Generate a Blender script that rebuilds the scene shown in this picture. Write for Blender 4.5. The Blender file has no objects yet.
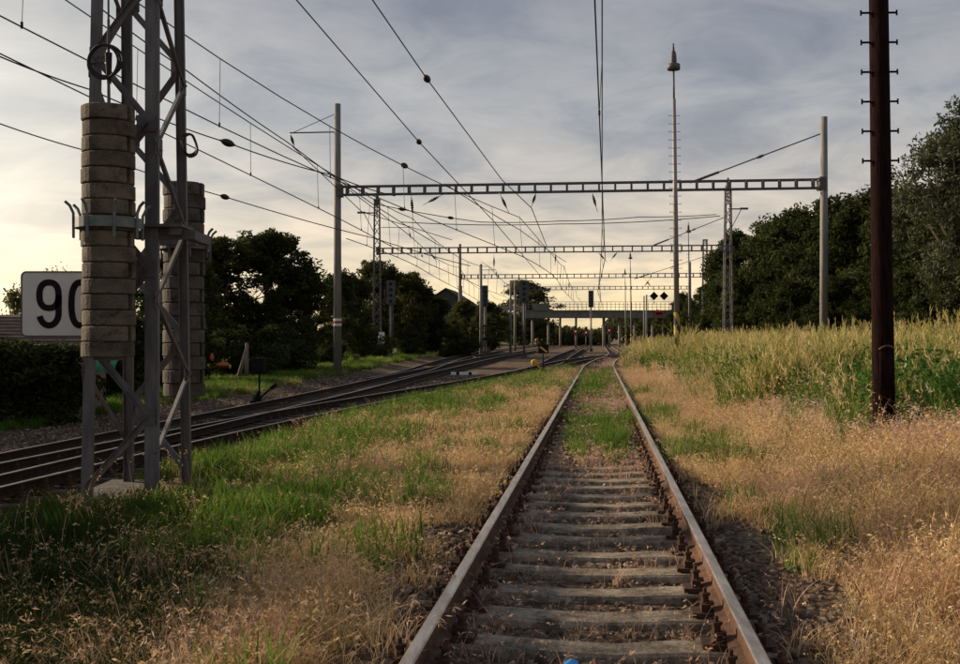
import bpy, math, random
import numpy as np
from mathutils import Vector, Matrix
random.seed(7); rng = np.random.default_rng(7)
S = bpy.context.scene
COL = S.collection
F = 1100.0; CZ = 1.60          # focal length in photo pixels, eye height
def R(a): return math.radians(a)

# ------------------------------------------------------------------ camera
cd = bpy.data.cameras.new('camera'); cam = bpy.data.objects.new('camera', cd); COL.objects.link(cam)
cam.location = (0, 0, CZ); cam.rotation_euler = (R(90), 0, 0)
cd.sensor_width = 36; cd.lens = F/960*36; cd.shift_y = 7/960; cd.clip_start = .05; cd.clip_end = 5000
S.camera = cam
# ------------------------------------------------------------------ light and sky
SUN_AZ, SUN_EL = -64.0, 17.0   # degrees left of the view axis, above the horizon
sd = Vector((math.sin(R(SUN_AZ))*math.cos(R(SUN_EL)), math.cos(R(SUN_AZ))*math.cos(R(SUN_EL)), math.sin(R(SUN_EL))))
ld = bpy.data.lights.new('sun', 'SUN'); ld.energy = 5.0; ld.angle = R(7); ld.color = (1, .80, .56)
sun = bpy.data.objects.new('sun', ld); COL.objects.link(sun); sun.rotation_euler = (-sd).to_track_quat('-Z', 'Y').to_euler()
S.view_settings.view_transform = 'Standard'; S.view_settings.look = 'None'
S.view_settings.exposure = .60; S.view_settings.gamma = 1
W = bpy.data.worlds.new('World'); S.world = W; W.use_nodes = True

class NT:
    """tiny node-tree writer"""
    def __init__(s, tree): s.t = tree; s.t.nodes.clear()
    def n(s, typ, **k):
        nd = s.t.nodes.new(typ)
        for a, v in k.items(): setattr(nd, a, v)
        return nd
    def l(s, a, b): s.t.links.new(a, b)
    def put(s, sock, v):
        if hasattr(v, 'is_linked'): s.l(v, sock)
        else: sock.default_value = v
    def math(s, op, a, b=0.0, c=None, clamp=False):
        nd = s.n('ShaderNodeMath', operation=op, use_clamp=clamp)
        s.put(nd.inputs[0], a); s.put(nd.inputs[1], b)
        if c is not None: s.put(nd.inputs[2], c)
        return nd.outputs[0]
    def ramp(s, fac, stops, interp='LINEAR'):
        nd = s.n('ShaderNodeValToRGB'); cr = nd.color_ramp; cr.interpolation = interp
        while len(cr.elements) < len(stops): cr.elements.new(.5)
        for e, (p, c) in zip(cr.elements, stops):
            e.position = p; e.color = (*c, 1) if len(c) == 3 else c
        s.put(nd.inputs[0], fac); return nd.outputs[0]
    def mix(s, fac, a, b, mode='MIX'):
        nd = s.n('ShaderNodeMix', data_type='RGBA', blend_type=mode)
        s.put(nd.inputs[0], fac)
        for i, v in ((6, a), (7, b)):
            s.put(nd.inputs[i], v if hasattr(v, 'is_linked') else (*v, 1))
        return nd.outputs[2]
    def noise(s, vec, scale, detail=4, rough=.55, dist=0.0):
        nd = s.n('ShaderNodeTexNoise'); nd.inputs['Scale'].default_value = scale
        nd.inputs['Detail'].default_value = detail; nd.inputs['Roughness'].default_value = rough
        nd.inputs['Distortion'].default_value = dist
        if vec is not None: s.l(vec, nd.inputs['Vector'])
        return nd.outputs['Fac']

w = NT(W.node_tree)
tc = w.n('ShaderNodeTexCoord'); sep = w.n('ShaderNodeSeparateXYZ'); w.l(tc.outputs['Generated'], sep.inputs[0])
el = sep.outputs[2]
# clouds: a flat layer seen in perspective (divide by elevation), drawn out in streaks
den = w.math('ADD', w.math('MAXIMUM', el, 0.0), .19)
cx = w.math('DIVIDE', sep.outputs[0], den); cy = w.math('DIVIDE', sep.outputs[1], den)
cv = w.n('ShaderNodeCombineXYZ'); w.l(cx, cv.inputs[0]); w.l(cy, cv.inputs[1])
n1 = w.noise(cv.outputs[0], 2.9, 9, .60, .5)
mp = w.n('ShaderNodeMapping'); mp.inputs['Scale'].default_value = (.55, 1.5, 1); mp.inputs['Rotation'].default_value = (0, 0, R(14))
w.l(cv.outputs[0], mp.inputs[0])
n2 = w.noise(mp.outputs[0], .9, 6, .6, .3)
base = w.ramp(el, [(0, (.84, .64, .34)), (.035, (.82, .66, .41)), (.085, (.64, .55, .44)), (.14, (.42, .40, .385)),
                   (.20, (.33, .34, .36)), (.30, (.232, .246, .288)), (.6, (.20, .225, .28)), (1, (.18, .205, .26))])
cl = w.math('MULTIPLY_ADD', n1, .74, w.math('MULTIPLY', n2, .26))
shade = w.ramp(cl, [(.36, (.74, .76, .81)), (.45, (.90, .91, .94)), (.52, (1.08, 1.06, 1.03)), (.59, (1.22, 1.17, 1.12)), (.68, (1.42, 1.34, 1.26))])
skyc = w.mix(1.0, base, shade, 'MULTIPLY')
# glow round the hidden sun, low on the left
gd = Vector((math.sin(R(-40)), math.cos(R(-40)), .07)).normalized()
dt = w.n('ShaderNodeVectorMath', operation='DOT_PRODUCT'); dt.inputs[1].default_value = gd
w.l(tc.outputs['Generated'], dt.inputs[0])
gl = w.math('POWER', w.math('MAXIMUM', dt.outputs['Value'], 0.0), 17.0)
glow = w.mix(gl, (0, 0, 0), (.74, .67, .50))
skyc = w.mix(1.0, skyc, glow, 'ADD')
st = w.n('ShaderNodeTexSky', sky_type='NISHITA', sun_disc=False)
st.sun_elevation = R(SUN_EL); st.sun_rotation = R(SUN_AZ)
nis = w.mix(1.0, st.outputs[0], (.1, .1, .1), 'MULTIPLY')
skyc = w.mix(.92, nis, skyc)
low = w.math('LESS_THAN', el, -.02)
skyc = w.mix(low, skyc, (.10, .09, .07))
bg = w.n('ShaderNodeBackground'); w.l(skyc, bg.inputs[0]); bg.inputs[1].default_value = .80
wo = w.n('ShaderNodeOutputWorld'); w.l(bg.outputs[0], wo.inputs[0])

# ------------------------------------------------------------------ materials
def new_mat(name):
    m = bpy.data.materials.new(name); m.use_nodes = True
    return m, NT(m.node_tree)
def solid(name, c1, c2=None, scale=6, rough=.8, metal=0.0, bump=.0, bscale=None, detail=5, spec=.3, lo=.35, hi=.65, streak=None, vary=0.0):
    """two-tone noisy surface in object space"""
    m, t = new_mat(name)
    p = t.n('ShaderNodeBsdfPrincipled'); o = t.n('ShaderNodeOutputMaterial'); t.l(p.outputs[0], o.inputs[0])
    tcn = t.n('ShaderNodeTexCoord'); vec = tcn.outputs['Object']
    if streak:
        mpn = t.n('ShaderNodeMapping'); mpn.inputs['Scale'].default_value = streak; t.l(vec, mpn.inputs[0]); vec = mpn.outputs[0]
    nz = t.noise(vec, scale, detail, .62)
    cc = t.ramp(nz, [(lo, c1), (hi, c2 or c1)])
    if vary:
        oi_ = t.n('ShaderNodeObjectInfo'); ps = t.n('ShaderNodeVectorMath', operation='ADD'); t.l(tcn.outputs['Object'], ps.inputs[0])
        k_ = t.n('ShaderNodeCombineXYZ'); t.l(t.math('MULTIPLY', oi_.outputs['Random'], 9.0), k_.inputs[0]); t.l(k_.outputs[0], ps.inputs[1])
        tone = t.ramp(oi_.outputs['Random'], [(0, (1-vary,)*3), (1, (1+vary*.4,)*3)])
        stain = t.ramp(t.noise(ps.outputs[0], 4.0, 6, .7, 1.0), [(.36, (.48, .42, .36)), (.50, (1, 1, 1)), (.68, (1.15, 1.13, 1.08))])
        cc = t.mix(1, t.mix(1, cc, tone, 'MULTIPLY'), stain, 'MULTIPLY')
    t.l(cc, p.inputs['Base Color'])
    p.inputs['Roughness'].default_value = rough; p.inputs['Metallic'].default_value = metal
    p.inputs['Specular IOR Level'].default_value = spec
    if bump:
        b = t.n('ShaderNodeBump'); b.inputs['Strength'].default_value = bump; b.inputs['Distance'].default_value = .02
        t.l(t.noise(tcn.outputs['Object'], bscale or scale*4, 5, .6), b.inputs['Height']); t.l(b.outputs[0], p.inputs['Normal'])
    return m
def leafy(name, stops, trans=.3, attr=True, mixrand=.5, rough=.7):
    """thin blades and leaves: diffuse plus light coming through; tint varies per plant and per blade"""
    m, t = new_mat(name)
    oi = t.n('ShaderNodeObjectInfo'); fac = oi.outputs['Random']
    if attr:
        at = t.n('ShaderNodeAttribute', attribute_name='tint')
        fac = t.math('ADD', t.math('MULTIPLY', fac, mixrand), t.math('MULTIPLY', at.outputs['Fac'], 1-mixrand))
    c = t.ramp(fac, stops)
    d = t.n('ShaderNodeBsdfDiffuse'); t.l(c, d.inputs[0])
    tr = t.n('ShaderNodeBsdfTranslucent'); t.l(c, tr.inputs[0])
    mx = t.n('ShaderNodeMixShader'); mx.inputs[0].default_value = trans
    t.l(d.outputs[0], mx.inputs[1]); t.l(tr.outputs[0], mx.inputs[2])
    o = t.n('ShaderNodeOutputMaterial'); t.l(mx.outputs[0], o.inputs[0])
    return m
def emit(name, col, st):
    m, t = new_mat(name)
    e = t.n('ShaderNodeEmission'); e.inputs[0].default_value = (*col, 1); e.inputs[1].default_value = st
    o = t.n('ShaderNodeOutputMaterial'); t.l(e.outputs[0], o.inputs[0]); return m
def stripes(name, c1, c2, freq, slope=1.0):
    m, t = new_mat(name)
    p = t.n('ShaderNodeBsdfPrincipled'); o = t.n('ShaderNodeOutputMaterial'); t.l(p.outputs[0], o.inputs[0])
    tcn = t.n('ShaderNodeTexCoord'); sp = t.n('ShaderNodeSeparateXYZ'); t.l(tcn.outputs['Object'], sp.inputs[0])
    v = t.math('ADD', sp.outputs[2], t.math('MULTIPLY', sp.outputs[0], slope))
    fr = t.math('FRACT', t.math('MULTIPLY', v, freq)); k = t.math('GREATER_THAN', fr, .5)
    dirt = t.noise(tcn.outputs['Object'], 9, 5, .6)
    t.l(t.mix(1.0, t.mix(k, c1, c2), t.ramp(dirt, [(.35, (.75, .72, .68)), (.6, (1, 1, 1))]), 'MULTIPLY'), p.inputs['Base Color'])
    p.inputs['Roughness'].default_value = .7; return m

M = {}
M['steel'] = solid('galvanised_steel', (.075, .07, .078), (.15, .14, .15), 3, .6, .2, .25, 60, detail=9, streak=(3, 3, .6))
M['steel_pale'] = solid('pale_steel', (.20, .19, .20), (.29, .275, .28), 3, .6, .2, .1, 60, streak=(3, 3, .6))
M['steel_dark'] = solid('weathered_steel', (.075, .068, .075), (.125, .11, .118), 5, .65, .2, .1, 50)
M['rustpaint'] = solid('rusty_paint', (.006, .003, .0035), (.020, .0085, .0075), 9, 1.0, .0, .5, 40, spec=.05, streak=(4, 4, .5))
M['rust'] = solid('rail_rust', (.070, .036, .022), (.15, .078, .045), 14, .85, .0, .4, 90)
M['railtop'] = solid('rail_running_surface', (.30, .22, .165), (.60, .51, .43), 18, .27, .8, .1, 120, streak=(1, .15, 1))
M['rust_dark'] = solid('old_rail_rust', (.026, .016, .011), (.055, .034, .022), 14, .9, 0, .4, 90, spec=.15)
M['railtop_bright'] = solid('polished_rail_surface', (.22, .165, .12), (.36, .29, .22), 18, .38, .7, .05, 120, streak=(1, .15, 1))
M['concrete_sleeper'] = solid('sleeper_concrete', (.13, .105, .08), (.42, .35, .265), 9, .9, 0, .8, 55, detail=9, lo=.38, hi=.62)
m, t = new_mat('sleeper_concrete_worn'); p = t.n('ShaderNodeBsdfPrincipled'); o = t.n('ShaderNodeOutputMaterial'); t.l(p.outputs[0], o.inputs[0])
tcn = t.n('ShaderNodeTexCoord'); oi = t.n('ShaderNodeObjectInfo'); off_ = t.n('ShaderNodeVectorMath', operation='ADD'); t.l(tcn.outputs['Object'], off_.inputs[0])
sh = t.n('ShaderNodeCombineXYZ'); t.l(t.math('MULTIPLY', oi.outputs['Random'], 50.0), sh.inputs[0]); t.l(sh.outputs[0], off_.inputs[1]); vec = off_.outputs[0]
na, nb, nc = t.noise(vec, 4.5, 6, .65), t.noise(vec, 30, 6, .75), t.noise(vec, 75, 3, .7)
c1 = t.ramp(na, [(.32, (.075, .058, .042)), (.47, (.22, .18, .135)), (.62, (.40, .34, .26))])
c2 = t.mix(.85, c1, t.ramp(nb, [(.36, (.38, .36, .33)), (.5, (.95, .93, .9)), (.66, (1.3, 1.25, 1.18))]), 'MULTIPLY')
c3 = t.mix(t.ramp(nc, [(.61, (0, 0, 0)), (.68, (1, 1, 1))]), c2, (.52, .48, .42))
t.l(c3, p.inputs['Base Color']); p.inputs['Roughness'].default_value = .92; p.inputs['Specular IOR Level'].default_value = .2
b = t.n('ShaderNodeBump'); b.inputs['Strength'].default_value = 1.0; b.inputs['Distance'].default_value = .012
t.l(t.math('ADD', t.math('MULTIPLY', nb, 1.0), t.math('MULTIPLY', nc, .5)), b.inputs['Height']); t.l(b.outputs[0], p.inputs['Normal']); M['concrete_sleeper'] = m
M['sleeper_dark'] = solid('oiled_sleeper', (.034, .022, .015), (.085, .056, .038), 6, .9, 0, .6, 40)
M['clip'] = solid('fastening_rust', (.035, .018, .012), (.095, .045, .026), 30, .85, 0, .3, 90)
M['weight'] = solid('weight_concrete', (.075, .060, .047), (.17, .140, .108), 5, .92, 0, 1.0, 55, detail=10, lo=.34, hi=.66, vary=.28)
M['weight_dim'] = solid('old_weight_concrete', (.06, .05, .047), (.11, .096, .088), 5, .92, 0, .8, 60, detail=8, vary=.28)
M['ring'] = solid('clamp_paint', (.10, .122, .122), (.155, .18, .175), 8, .6, .2, .1, 60)
M['concrete'] = solid('pole_concrete', (.15, .145, .14), (.225, .215, .205), 3, .85, 0, .3, 40, streak=(3, 3, .5))
M['foundation'] = solid('foundation_concrete', (.045, .040, .036), (.135, .12, .105), 6, .95, 0, 1.0, 30, detail=9)
M['white'] = solid('sign_white', (.56, .55, .54), (.66, .65, .63), 4, .6, 0, 0)
M['black'] = solid('black_paint', (.010, .009, .012), (.018, .015, .019), 6, .8, spec=.1)
M['wire'] = solid('wire', (.022, .02, .02), (.04, .036, .034), 3, .7, .3)
M['insul'] = solid('insulator_glaze', (.018, .010, .008), (.034, .020, .016), 6, .35)
M['yellow'] = solid('yellow_paint', (.46, .27, .03), (.62, .40, .06), 9, .6)
M['marker_white'] = solid('marker_white', (.60, .59, .56), (.78, .77, .74), 12, .7)
M['hazard'] = stripes('hazard_paint', (.015, .014, .012), (.42, .29, .03), 1.15, 2.2)
M['bridge'] = solid('bridge_girder', (.10, .106, .10), (.15, .155, .145), .6, .8)
M['signal'] = solid('signal_back', (.055, .06, .068), (.085, .092, .10), 4, .6)
M['roof'] = solid('roof_tile', (.075, .055, .048), (.15, .105, .085), 3, .9, 0, .4, 20)
M['roof_green'] = solid('mossy_roof', (.05, .06, .05), (.085, .095, .08), 1, .9)
M['wall'] = solid('plaster', (.14, .10, .075), (.20, .14, .10), 2, .9)
M['green_plastic'] = solid('green_plastic', (.03, .22, .13), (.05, .32, .19), 3, .6)
M['orange'] = solid('orange_plastic', (.34, .075, .025), (.44, .12, .04), 5, .6)
M['blue'] = solid('blue_plastic', (.02, .24, .62), (.04, .32, .75), 8, .45)
M['wood'] = solid('grey_wood', (.11, .09, .075), (.19, .165, .14), 6, .9, 0, .4, 40, streak=(6, 6, .6))
M['bark'] = solid('bark', (.045, .036, .028), (.085, .070, .055), 8, .95, 0, .7, 30, streak=(3, 3, .5))
M['stone'] = None
M['red_lamp'] = emit('red_lamp', (1, .03, .07), 4.0)
M['redpaint'] = solid('red_paint', (.30, .03, .03), (.36, .04, .035), 5, .6)

# stone with per-instance tint
m, t = new_mat('ballast_stone'); p = t.n('ShaderNodeBsdfPrincipled'); o = t.n('ShaderNodeOutputMaterial'); t.l(p.outputs[0], o.inputs[0])
oi = t.n('ShaderNodeObjectInfo'); tcn = t.n('ShaderNodeTexCoord')
cst = t.ramp(oi.outputs['Random'], [(0, (.055, .034, .022)), (.45, (.14, .092, .062)), (.8, (.23, .165, .115)), (1, (.40, .33, .26))])
t.l(t.mix(1, cst, t.ramp(t.noise(tcn.outputs['Object'], 2.5, 5), [(.3, (.65, .62, .6)), (.7, (1.15, 1.1, 1.05))]), 'MULTIPLY'), p.inputs['Base Color'])
p.inputs['Roughness'].default_value = .9; M['stone'] = m

M['dry'] = leafy('dry_grass', [(0, (.135, .076, .030)), (.35, (.42, .275, .122)), (.65, (.67, .475, .235)), (1, (.90, .75, .48))], .35, mixrand=.35)
M['brome'] = leafy('drooping_brome', [(0, (.13, .065, .038)), (.4, (.43, .255, .16)), (.7, (.63, .42, .295)), (1, (.83, .65, .49))], .35, mixrand=.35)
M['tall'] = leafy('tall_meadow_grass', [(0, (.045, .10, .014)), (.46, (.13, .20, .032)), (.68, (.42, .34, .13)), (1, (.80, .66, .40))], .4, mixrand=.3)
M['green'] = leafy('green_grass', [(0, (.032, .072, .010)), (.5, (.090, .172, .026)), (1, (.21, .28, .065))], .42)
M['dim_green'] = leafy('shade_tint_blade', [(0, (.012, .026, .008)), (.5, (.026, .048, .012)), (1, (.065, .070, .025))], .3)  # shade of the left foreground put into the blade colour
M['forb'] = leafy('weed_leaf', [(0, (.028, .065, .015)), (.6, (.055, .125, .025)), (1, (.11, .18, .045))], .35)
M['flower'] = leafy('white_umbel', [(0, (.45, .46, .40)), (1, (.62, .62, .55))], .3)
M['leaf_dark'] = leafy('dark_leaf', [(0, (.012, .017, .007)), (.5, (.038, .048, .018)), (1, (.095, .105, .040))], .28, mixrand=.2)
M['leaf_mid'] = leafy('tree_leaf', [(0, (.024, .029, .011)), (.5, (.070, .076, .027)), (1, (.155, .145, .055))], .34, mixrand=.2)
M['leaf_silver'] = leafy('silver_leaf', [(0, (.028, .034, .018)), (.5, (.075, .084, .050)), (1, (.17, .175, .12))], .2, mixrand=.2)

# ------------------------------------------------------------------ mesh builder
class MB:
    def __init__(s): s.v = []; s.f = []; s.m = []; s.tint = None
    def add(s, verts, faces, mat=0):
        b = len(s.v); s.v.extend([tuple(x) for x in verts])
        for f in faces: s.f.append(tuple(i+b for i in f)); s.m.append(mat)
        return s
    def box(s, c, d, rot=None, mat=0):
        vs = []
        for x in (-.5, .5):
            for y in (-.5, .5):
                for z in (-.5, .5):
                    q = Vector((x*d[0], y*d[1], z*d[2]))
                    if rot is not None: q = rot @ q
                    vs.append(q+Vector(c))
        return s.add(vs, [(0, 1, 3, 2), (4, 6, 7, 5), (0, 4, 5, 1), (2, 3, 7, 6), (0, 2, 6, 4), (1, 5, 7, 3)], mat)
    def sweep(s, prof, pts, up=(0, 0, 1), mat=0, mats=None, closed=True, caps=True, scale=None):
        pts = [Vector(p) for p in pts]; n = len(pts); k = len(prof); up = Vector(up); vs = []
        for i, p in enumerate(pts):
            t = (pts[min(i+1, n-1)]-pts[max(i-1, 0)]).normalized()
            sd_ = t.cross(up)
            if sd_.length < 1e-4: sd_ = t.cross(Vector((0, 1, 0))) if abs(t.y) < .9 else t.cross(Vector((1, 0, 0)))
            sd_.normalize(); u2 = sd_.cross(t)
            f = scale[i] if scale else 1
            vs.extend(p+sd_*(a*f)+u2*(b*f) for a, b in prof)
        b0 = len(s.v); s.v.extend(tuple(v) for v in vs)
        for i in range(n-1):
            for j in range(k if closed else k-1):
                j2 = (j+1) % k
                s.f.append((b0+i*k+j, b0+i*k+j2, b0+(i+1)*k+j2, b0+(i+1)*k+j)); s.m.append(mats[j] if mats else mat)
        if caps and closed:
            s.f.append(tuple(b0+j for j in range(k))[::-1]); s.m.append(mat)
            s.f.append(tuple(b0+(n-1)*k+j for j in range(k))); s.m.append(mat)
        return s
    def tube(s, pts, r, n=6, mat=0, caps=True):
        rs = r if isinstance(r, (list, tuple)) else [r]*len(pts)
        prof = [(math.cos(2*math.pi*i/n), math.sin(2*math.pi*i/n)) for i in range(n)]
        return s.sweep(prof, pts, mat=mat, caps=caps, scale=rs)
    def bar(s, p0, p1, wd, ht, up=(0, 0, 1), mat=0):
        a, b = wd/2, ht/2
        return s.sweep([(-a, -b), (a, -b), (a, b), (-a, b)], [p0, p1], up, mat)
    def lathe(s, prof, c=(0, 0, 0), n=16, mat=0, a0=0, a1=2*math.pi, axis=None):
        """prof: list of (r,z)"""
        full = abs(a1-a0-2*math.pi) < 1e-6; k = n if full else n+1; vs = []
        Q = axis.to_track_quat('Z', 'Y').to_matrix() if axis is not None else None
        for r_, z in prof:
            for j in range(k):
                a = a0+(a1-a0)*j/n
                q = Vector((r_*math.cos(a), r_*math.sin(a), z))
                if Q is not None: q = Q @ q
                vs.append(q+Vector(c))
        fs = []
        for i in range(len(prof)-1):
            for j in range(n):
                j2 = (j+1) % k if full else j+1
                fs.append((i*k+j, i*k+j2, (i+1)*k+j2, (i+1)*k+j))
        return s.add(vs, fs, mat)
    def mesh(s, name, mats, smooth=False):
        me = bpy.data.meshes.new(name); me.from_pydata(s.v, [], s.f)
        for mm in (mats if isinstance(mats, (list, tuple)) else [mats]): me.materials.append(mm)
        if any(s.m): me.polygons.foreach_set('material_index', s.m)
        if smooth: me.polygons.foreach_set('use_smooth', [True]*len(me.polygons))
        if s.tint is not None:
            at = me.attributes.new('tint', 'FLOAT', 'POINT'); at.data.foreach_set('value', np.asarray(s.tint, dtype=np.float32))
        me.update(); return me
    def build(s, name, mats, parent=None, smooth=False, loc=None):
        return link(name, s.mesh(name, mats, smooth), parent, loc)
def link(name, me, parent=None, loc=None, rot=None, scale=None):
    o = bpy.data.objects.new(name, me); COL.objects.link(o)
    if parent is not None: o.parent = parent
    if loc is not None: o.location = loc
    if rot is not None: o.rotation_euler = rot
    if scale is not None: o.scale = scale
    return o
def tag(o, label=None, cat=None, group=None, kind=None):
    if label: o['label'] = label
    if cat: o['category'] = cat
    if group: o['group'] = group
    if kind: o['kind'] = kind
    return o
def thing(name, label, cat, loc=(0, 0, 0), rz=0, group=None):
    o = bpy.data.objects.new(name, None); o.empty_display_size = .2; COL.objects.link(o)
    o.location = loc; o.rotation_euler = (0, 0, rz); return tag(o, label, cat, group)
def copy_tree(o, parent=None):
    c = o.copy(); COL.objects.link(c)
    if parent is not None: c.parent = parent
    for ch in [x for x in COL.objects if x.parent == o]: copy_tree(ch, c)
    return c
def U(px, py, D): return Vector(((px-480)/F*D, D, CZ-(py-339)/F*D))   # photo pixel at a distance -> place
def H(px, py, h):                                                     # photo pixel at a height above the eye
    return U(px, py, F*h/(339-py))
def sst(a, b, x):
    t = np.clip((np.asarray(x, float)-a)/(b-a), 0, 1); return t*t*(3-2*t)

# value noise for placing plants
_T = rng.random((256, 256))
def vnoise(x, y, sc):
    x = np.asarray(x)*sc+500; y = np.asarray(y)*sc+500
    xi = np.floor(x).astype(int); yi = np.floor(y).astype(int); fx = x-xi; fy = y-yi
    fx = fx*fx*(3-2*fx); fy = fy*fy*(3-2*fy); g = lambda a, b: _T[a % 256, b % 256]
    return (g(xi, yi)*(1-fx)+g(xi+1, yi)*fx)*(1-fy)+(g(xi, yi+1)*(1-fx)+g(xi+1, yi+1)*fx)*fy

# ------------------------------------------------------------------ track alignments and terrain
TD = .1086
def smooth_line(pts, y0, y1, k=14):
    ys = np.arange(y0-20, y1+20, .5); xs = np.interp(ys, [p[1] for p in pts], [p[0] for p in pts])
    d0 = (pts[1][0]-pts[0][0])/(pts[1][1]-pts[0][1]); lo = ys < pts[0][1]; xs[lo] = pts[0][0]+(ys[lo]-pts[0][1])*d0
    d1 = (pts[-1][0]-pts[-2][0])/(pts[-1][1]-pts[-2][1]); hi = ys > pts[-1][1]; xs[hi] = pts[-1][0]+(ys[hi]-pts[-1][1])*d1
    for _ in range(3):
        xs2 = np.convolve(np.pad(xs, k, mode='reflect', reflect_type='odd'), np.ones(2*k+1)/(2*k+1), 'valid'); xs = xs2
    return ys, xs
LA = smooth_line([(-7.75, 6), (-6.75, 14), (-5.98, 20.2), (-4.45, 29.2), (-1.53, 42.8), (2.25, 60), (4.95, 76.5), (7.5, 100), (12.9, 150), (29.2, 300), (61.8, 600)], -10, 620, 8)
LB = smooth_line([(-8.15, 6), (-7.05, 17.7), (-5.70, 32.6), (-5.05, 39.7), (-4.15, 54), (-2.35, 69), (-.75, 82), (3.5, 120), (11.8, 195), (34, 400), (55.7, 600)], -10, 620, 8)
LC = smooth_line([(-5.5, 45), (-4.3, 54), (-3.6, 62), (-3.1, 75), (-1.9, 95), (1.3, 141), (7, 200), (28.5, 400), (50, 600)], 45, 620, 8)
LL = smooth_line([(-1.1, 44), (1.65, 57), (6.5, 80), (10.9, 100), (16.2, 120), (19.4, 132)], 45, 140, 3)
def fa(L): return lambda y: np.interp(y, L[0], L[1])
XA, XB, XC = fa(LA), fa(LB), fa(LC)
_x0, _m = float(XA(55.)), float(XA(56.)-XA(54.))/2; _c = (16.6-_x0-_m*66)/66**2
def XL(y):
    y = np.asarray(y, float); return np.where(y < 55, XA(y), _x0+_m*(y-55)+_c*(y-55)**2)
def XM(y): return TD*np.asarray(y, float)-.06+1.85*sst(52, 125, y)
def zr_yard(y): return -.25+.30*sst(45, 105, y)
def zr_main(y): return .236-.186*sst(45, 112, y)
def terrain(x, y):
    x = np.asarray(x, float); y = np.asarray(y, float)
    zm = zr_main(y)-.235; zy = zr_yard(y)-.265
    left = np.where(y > 50, np.minimum(XB(y), XC(y)), XB(y))
    s = sst(XA(y)+1.65, XA(y)+3.6, x)
    z = zy*(1-s)+zm*s
    z = z+(.16+.12*(vnoise(x, y, .25)-.5))*sst(left-1.9, left-3.4, x)*(1-sst(150, 300, y))
    off = x-XM(y)
    z = z+(.34*sst(2.1, 4.4, off)+.22*sst(4.4, 10, off))*(1-sst(70, 130, y))*sst(6, 12.5, y)+.05*sst(1.2, 2.4, off)+.075*sst(.80, .98, np.abs(off))*sst(1.9, 1.4, np.abs(off))*(1-sst(40, 60, y))
    rough = .05*(vnoise(x, y, .7)-.5)+.03*(vnoise(x, y, 2.3)-.5)
    infour = np.minimum(np.abs(off), np.minimum(np.abs(x-XA(y)), np.abs(x-XB(y))))
    z = z+rough*sst(1.0, 2.2, infour)+.012*(vnoise(x, y, 5)-.5)
    return z
def grow(a, b, st, r):
    out = [a]; 
    while out[-1] < b: out.append(out[-1]+st); st *= r
    return out
gx = sorted(set([-v for v in grow(13, 700, .4, 1.12)]+list(np.arange(-13, 14, .22))+grow(14, 700, .4, 1.12)))
gy = sorted(set([-v for v in grow(4, 150, .8, 1.2)]+list(np.arange(-4, 32, .22))+grow(32, 2200, .25, 1.03)))
GX, GY = np.meshgrid(gx, gy); GZ = terrain(GX, GY)
nx, ny = len(gx), len(gy)
me = bpy.data.meshes.new('ground')
idx = np.arange(nx*ny).reshape(ny, nx)
me.from_pydata(np.stack([GX, GY, GZ], -1).reshape(-1, 3).tolist(), [], np.stack([idx[:-1, :-1], idx[:-1, 1:], idx[1:, 1:], idx[1:, :-1]], -1).reshape(-1, 4).tolist())
me.polygons.foreach_set('use_smooth', [True]*len(me.polygons))
xf, yf = GX.ravel(), GY.ravel()
lf = np.where(yf > 50, np.minimum(XB(yf), XC(yf)), XB(yf))
bal = sst(lf-4.0, lf-3.2, xf)*sst(XA(yf)+3.9, XA(yf)+2.8, xf)
offm = xf-XM(yf)
bed = sst(2.0, 1.2, np.abs(offm))
lad = sst(2.6, 1.6, np.abs(xf-XL(yf)))*(yf > 50)*(yf < 136)
bal = np.maximum(np.maximum(bal, lad), bed*.9)
gre = sst(lf-3.0, lf-4.6, xf)
for nm, arr in (('ballast', bal), ('lawn', gre)):
    a = me.attributes.new(nm, 'FLOAT', 'POINT'); a.data.foreach_set('value', arr.astype(np.float32))
m, t = new_mat('ground_soil'); p = t.n('ShaderNodeBsdfPrincipled'); o = t.n('ShaderNodeOutputMaterial'); t.l(p.outputs[0], o.inputs[0])
tcn = t.n('ShaderNodeTexCoord'); vec = tcn.outputs['Object']
a1 = t.n('ShaderNodeAttribute', attribute_name='ballast'); a2 = t.n('ShaderNodeAttribute', attribute_name='lawn')
na, nb, nc = t.noise(vec, 1.1, 6, .65), t.noise(vec, 14, 6, .7), t.noise(vec, 45, 4, .7)
soil = t.ramp(t.math('MULTIPLY_ADD', na, .5, t.math('MULTIPLY', nb, .5)), [(.35, (.075, .052, .034)), (.5, (.16, .115, .07)), (.65, (.26, .19, .115))])
vor = t.n('ShaderNodeTexVoronoi'); vor.inputs['Scale'].default_value = 20; t.l(vec, vor.inputs['Vector'])
sepc = t.n('ShaderNodeSeparateColor'); t.l(vor.outputs['Color'], sepc.inputs[0])
grav = t.mix(1, t.ramp(sepc.outputs[0], [(0, (.05, .032, .022)), (.6, (.125, .085, .058)), (1, (.26, .195, .14))]), t.ramp(na, [(.3, (.6, .56, .52)), (.65, (1.15, 1.1, 1.0))]), 'MULTIPLY')
lawn = t.ramp(t.math('MULTIPLY_ADD', na, .6, t.math('MULTIPLY', nc, .4)), [(.38, (.035, .055, .014)), (.52, (.085, .095, .028)), (.66, (.20, .15, .05))])
far = t.mix(a2.outputs['Fac'], soil, lawn)
t.l(t.mix(t.math('MULTIPLY_ADD', t.math('SUBTRACT', nb, .5), 1.2, a1.outputs['Fac'], clamp=True), far, grav), p.inputs['Base Color'])
p.inputs['Roughness'].default_value = .95; p.inputs['Specular IOR Level'].default_value = .15
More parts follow.
